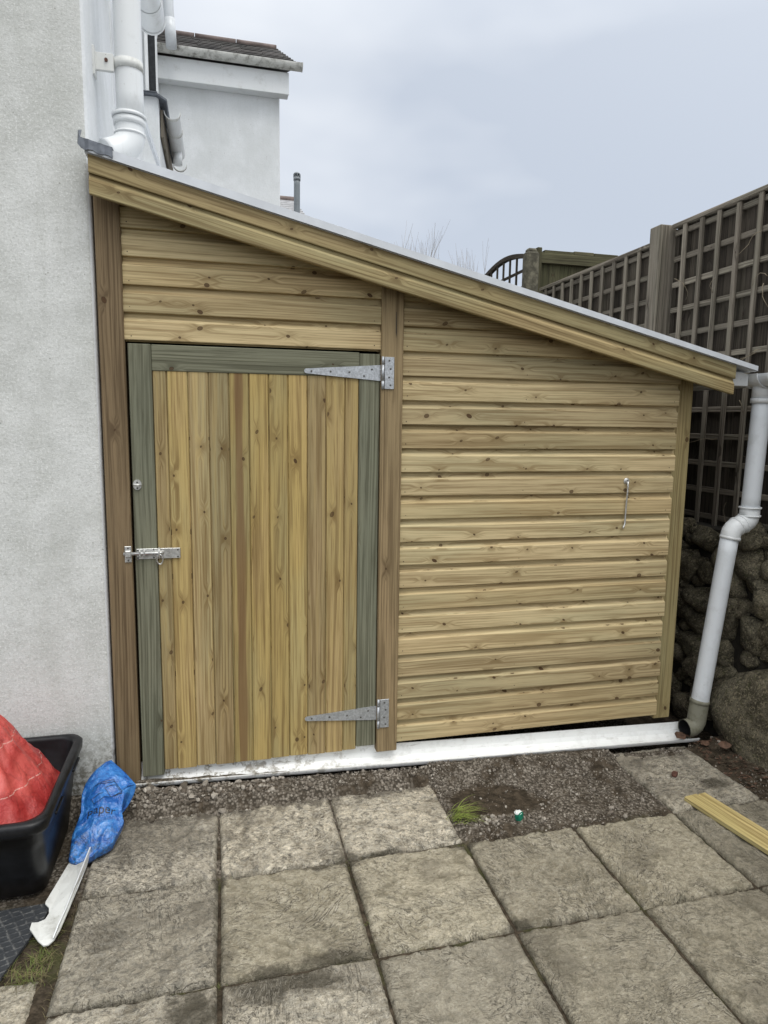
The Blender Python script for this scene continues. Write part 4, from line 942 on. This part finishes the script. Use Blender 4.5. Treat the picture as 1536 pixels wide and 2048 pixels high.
def bluebag():
    root = empty('blue_bag', (.25, -.25, 0), 'shiny crumpled blue plastic bag slumped between the box and the shed post', 'bag')
    P = []; n = len(BAG)
    for i in range(n):
        for k in range(6):
            t = k/6; a, b = BAG[i], BAG[(i+1) % n]; P.append(Vector((a[0]+(b[0]-a[0])*t, a[1]+(b[1]-a[1])*t)))
    c = Vector((.25, -.25)); NR = 34; V = []; m_ = len(P)
    def zpl(x, y): return .02+.52*(y+.43)
    def crumple(x, y):
        f = -.024*abs(mnoise.noise(Vector((x*9+y*5, y*6-x*3, 2.2))))-.012*abs(mnoise.noise(Vector((x*20-y*14, y*14+x*9, 5.1))))-.003*abs(mnoise.noise(Vector((x*55, y*48, 9.1))))
        return f*1.4
    for sgn in (1, -1):
        for i in range(NR+1):
            r = i/NR
            for p in P:
                q = c+(p-c)*r; bul = (1-r**2.6)**.6
                if sgn > 0: z = zpl(q.x, q.y)+.034*bul+crumple(q.x, q.y)*min(1, bul*1.8)+.004
                else: z = max(zpl(q.x, q.y)-.09*bul, .004)
                V.append((q.x, q.y, max(z, .003)))
    F = []
    for s_ in (0, 1):
        b = s_*(NR+1)*m_
        for i in range(NR):
            for j in range(m_):
                f = [b+i*m_+j, b+(i+1)*m_+j, b+(i+1)*m_+(j+1) % m_, b+i*m_+(j+1) % m_]; F.append(f if s_ == 0 else f[::-1])
    b = (NR+1)*m_; F += [[NR*m_+j, b+NR*m_+j, b+NR*m_+(j+1) % m_, NR*m_+(j+1) % m_] for j in range(m_)]
    mb = MB(); mb.add(V, F, sm=True); body = mb.build('bag_body', M['blue'], root)
    bm = mb.bm(); tree_ = BVHTree.FromBMesh(bm); bm.free()
    def drop(x, y):
        h = tree_.ray_cast(Vector((x, y, 1)), Vector((0, 0, -1))); return Vector((x, y, (h[0].z if h[0] else zpl(x, y))+.0022))
    out = MB()
    def ribbon(pts, w):
        Q = []
        for a, b_ in zip(pts, pts[1:]):
            k = max(2, int(math.hypot(b_[0]-a[0], b_[1]-a[1])/.004)); Q += [(a[0]+(b_[0]-a[0])*i/k, a[1]+(b_[1]-a[1])*i/k) for i in range(k)]
        Q.append(pts[-1]); VV = []
        for i, q in enumerate(Q):
            a, b_ = Q[max(0, i-1)], Q[min(len(Q)-1, i+1)]; d = Vector((b_[0]-a[0], b_[1]-a[1])).normalized(); nn = Vector((-d.y, d.x))*w/2
            VV += [drop(q[0]+nn.x, q[1]+nn.y), drop(q[0]-nn.x, q[1]-nn.y)]
        out.add(VV, [[2*i, 2*i+1, 2*i+3, 2*i+2] for i in range(len(Q)-1)])
    for l in ([(.2157, -.2265), (.2298, -.2502), (.2855, -.2236), (.3235, -.2055), (.2891, -.1629), (.2179, -.1798), (.2179, -.2044)], [(.2597, -.1923), (.2855, -.2236)], [(.3022, -.18), (.3147, -.193)], [(.2256, -.1826), (.2935, -.1693)], [(.265, -.191), (.2987, -.1815), (.3158, -.2027)], [(.2211, -.2271), (.2572, -.2147)]): ribbon(l, .0017)
    cu = bpy.data.curves.new('txt', 'FONT'); cu.body = 'paper'; cu.size = .044; cu.align_x = 'CENTER'; cu.resolution_u = 3
    to = bpy.data.objects.new('txt', cu); COL.objects.link(to); bpy.context.view_layer.update()
    me = to.to_mesh(); tb = bmesh.new(); tb.from_mesh(me); to.to_mesh_clear()
    bmesh.ops.triangulate(tb, faces=tb.faces[:])
    for _ in range(3): bmesh.ops.subdivide_edges(tb, edges=[e for e in tb.edges if e.calc_length() > .006], cuts=1); bmesh.ops.triangulate(tb, faces=tb.faces[:])
    tb.verts.index_update()
    VV = [drop(.259+v.co.x*.98, -.289+v.co.y*1.0) for v in tb.verts]; FF = [[v.index for v in f.verts] for f in tb.faces]; tb.free()
    bpy.data.objects.remove(to); bpy.data.curves.remove(cu)
    out.add(VV, FF); out.build('print', M['ink'], root)
bluebag()
# white gutter offcut
def offcut():
    root = empty('gutter_offcut', (.18, -.6, 0), 'broken white plastic gutter piece with a notched end pointing at the camera', 'offcut')
    mb = MB()
    o_ = [(.168, -.405), (.178, -.416), (.196, -.428), (.2275, -.436), (.224, -.55), (.219, -.66), (.209, -.745), (.199, -.782), (.186, -.796), (.172, -.797), (.152, -.778), (.122, -.742), (.121, -.716), (.136, -.706), (.152, -.687), (.157, -.660), (.151, -.634), (.138, -.622), (.137, -.612), (.152, -.51)]
    mb.prism(o_[::-1], lambda p, q, t: (p, q, .010+.004*t+.014*((p-.18)/.04)**2*(1 if p > .18 else .7)+.004*sstep(-.7, -.4, q)))
    mb.build('gutter_base', M['upvcd'], root)
    mb = MB()
    fin = [(-.335, .052), (-.438, .048), (-.56, .043), (-.68, .040), (-.75, .033), (-.785, .022), (-.78, .014), (-.66, .014), (-.44, .016)]
    mb.prism(fin, lambda p, q, t: (.2295+.0035*t+(p+.44)*.075-.10*max(0, -.7-p), p, q+.004)); mb.build('gutter_side', M['upvc'], root)
offcut()
mb = MB(); n = 14
pm = [(.150, -.60), (.146, -.665), (.118, -.765), (.083, -.893), (-.30, -1.30), (-.9, -1.2), (-.6, -.62)]
mb.prism(pm[::-1], lambda p, q, t: (p, q, .001+.010*t)); tag(mb.build('rubber_mat', M['mat']), 'flat dark grey rubber mat with a dirty grid pattern on the ground beside the box', 'mat')
# grass
def blades(name, spots, mats, **kw):
    mb = MB(); rnd = random.Random(len(spots))
    for (x, y, z, L, w, lean, m_) in spots:
        a = rnd.uniform(0, 6.28) if lean is None else lean+rnd.uniform(-.6, .6); d = Vector((math.cos(a), math.sin(a), 0)); s = Vector((-d.y, d.x, 0)); VV = []
        b = rnd.uniform(.75, 1.4)
        for k in range(6):
            t = k/5; p = Vector((x, y, z))+d*L*b*t**1.5+Vector((0, 0, L*(t-.62*b*t*t))); ww = w*(1-t*.92)
            VV += [p+s*ww, p-s*ww]
        mb.add(VV, [[2*k, 2*k+1, 2*k+3, 2*k+2] for k in range(5)], m=m_)
    return mb.build(name, mats, **kw)
rnd = random.Random(9)
blades('grass_tuft', [(1.635+rnd.gauss(0, .022), -.425+rnd.gauss(0, .028), .0, rnd.uniform(.045, .095), rnd.uniform(.0014, .0024), -.25, 0 if rnd.random() < .75 else 1) for _ in range(120)], [M['tuft'], M['drygrass']], label='green grass tuft growing at the corner of a slab beside bare soil', cat='grass tuft')
sp2 = []
for _ in range(380):
    t = rnd.random(); x = .205-.05*t*rnd.random()-.02+rnd.gauss(0, .012); y = -.70-.22*t
    if rnd.random() < .35: x, y = rnd.uniform(-.05, .19), rnd.uniform(-.92, -.86)
    sp2.append((min(x, .225), y, -.012, rnd.uniform(.015, .055), rnd.uniform(.0007, .0014), None, 0 if rnd.random() < .45 else 1))
for _ in range(150): sp2.append((.05+.16*rnd.random(), -.80-.10*rnd.random()-.03, -.01, rnd.uniform(.02, .05), rnd.uniform(.0007, .0013), None, 1 if rnd.random() < .7 else 0))
for _ in range(60): sp2.append((.228+rnd.gauss(0, .004), rnd.uniform(-1.05, -.45), -.012, rnd.uniform(.008, .022), .0008, None, 1))
for _ in range(150):
    j = rnd.choice(((.689, -.58), (1.149, -.58), (.689, -1.044), (1.3, -1.044), (1.61, -.583), (1.15, -.9)))
    sp2.append((j[0]+rnd.gauss(0, .05 if rnd.random() < .5 else .005), j[1]+rnd.gauss(0, .004), -.012, rnd.uniform(.006, .014), .0007, None, rnd.choice((0, 1))))
blades('rough_grass', sp2, [M['grass'], M['drygrass']], label='thin straggly grass and moss in the bare soil by the paving edge', cat='grass', kind='stuff')
# plank on the right
mb = MB()
ang = math.atan2(-.945+.5256, 2.694-2.6284); pd = Vector((math.cos(ang), math.sin(ang), 0)); pn = Vector((-pd.y, pd.x, 0))
PO = Vector((2.630, -.528, .014)); wpl = .122
prof = [(0, 0), (wpl, 0), (wpl, .010), (wpl-.003, .014), (.085, .0145), (.079, .0115), (.072, .0155), (.066, .019), (.004, .020), (0, .017)]
mb.prism(prof, lambda p, q, t: tuple(PO+pd*(1.6*t+.05*(p/wpl)*(1-t)*0)+pn*p+Vector((0, 0, q-.010*(1-t)))), fr=(pd, pn, Vector((0, 0, 1))), r=.42)
tag(mb.build('timber_offcut', wood('offcut_pine', (.50, .41, .18), (.24, .17, .06), (.46, .37, .15), knots=.15, ring=.6, val=.02)), 'loose length of yellow pine shiplap lying on the slabs at right', 'plank')
# small litter
def lump(name, c, rad, mat, sd, **kw):
    rnd = random.Random(sd); VV, FF = ico(2); mb = MB(); rot = Matrix.Rotation(rnd.uniform(0, 3), 3, 'Z')
    mb.add([Vector(c)+rot @ Vector((math.copysign(abs(p.x)**.5, p.x)*rad[0], math.copysign(abs(p.y)**.5, p.y)*rad[1], math.copysign(abs(p.z)**.5, p.z)*rad[2]))*(1+.22*mnoise.noise(p*2+Vector((sd, 0, 0)))) for p in VV], FF)
    return mb.build(name, mat, **kw)
lump('brick_fragment', (2.728, -.335, .010), (.022, .012, .008), M['brick'], 3, label='small red brick fragment on the pale slab by the plank', cat='brick')
wrap = empty('crushed_wrapper', (1.876, -.49, 0), 'small crushed green and white wrapper on the gravel', 'litter')
mb = MB(); VV, FF = ico(3); rot = Matrix.Rotation(.5, 3, 'Z')
mb.add([Vector((1.876, -.492, .016))+rot @ Vector((math.copysign(abs(p.x)**.55, p.x)*.016, math.copysign(abs(p.y)**.55, p.y)*.013, math.copysign(abs(p.z)**.6, p.z)*.019))*(1+.25*mnoise.noise(p*3)) for p in VV], FF); mb.build('foil', M['greenp'], wrap)
mb = MB(); mb.add([Vector((1.873, -.490, .030))+rot @ Vector((p.x*.017, p.y*.015, p.z*.008))*(1+.3*mnoise.noise(p*3+Vector((4, 0, 0)))) for p in VV], FF); mb.build('paper', M['whitep'], wrap)
def leaf(c, L, yaw_, tilt, label, sd):
    rnd = random.Random(sd); mb = MB(); n = 8; VV = []
    rot = Matrix.Rotation(yaw_, 3, 'Z') @ Matrix.Rotation(tilt, 3, 'X')
    for i in range(n+1):
        t = i/n; w = L*.36*math.sin(math.pi*min(1, t*.96+.03))**.8
        for s_ in (-1, 0, 1): VV.append(Vector(c)+rot @ Vector((L*(t-.5), w*s_, L*.10*(s_*s_)+L*.16*(t-.5)**2+.002*rnd.uniform(-1, 1))))
    mb.add(VV, [[i*3+j, (i+1)*3+j, (i+1)*3+j+1, i*3+j+1] for i in range(n) for j in range(2)], sm=True)
    o = mb.build('dead_leaf', M['leafb']); o.modifiers.new('s', 'SOLIDIFY').thickness = .0008
    tag(o, label, 'leaf', 'dead leaves by the downpipe')
leaf((2.945, -.085, .050), .075, .5, .3, 'curled brown dead leaf lying in the trough under the pipe mouth', 1)
leaf((2.985, -.082, .046), .055, -.7, -.2, 'small brown dead leaf tight against the pipe mouth', 2)
leaf((3.045, -.145, .030), .055, .2, .2, 'pale brown dead leaf on the soil just below the end of the trough', 3)
leaf((3.10, -.215, .050), .060, -.5, .5, 'orange brown dead leaf against the foot of the boulder', 4)
mb = MB(); rnd = random.Random(14)
for _ in range(160):
    x, y = rnd.uniform(2.99, 3.13), rnd.uniform(-.5, -.09); a = rnd.uniform(0, 3.14); l = rnd.uniform(.006, .018); z = ground_h(x, y)+.004; w_ = l*rnd.uniform(.15, .6)
    d = Vector((math.cos(a), math.sin(a), rnd.uniform(-.3, .3))); s_ = Vector((-d.y, d.x, rnd.uniform(-.3, .3))); c = Vector((x, y, z))
    mb.add([c+d*l, c+s_*w_, c-d*l, c-s_*w_], [[0, 1, 2, 3]], m=rnd.choice((0, 0, 0, 2)))
mb.build('leaf_litter', [M['leafb'], M['vine'], M['soil']], label='broken leaf litter on the soil between the slab and the boulder', cat='leaf litter', kind='stuff')
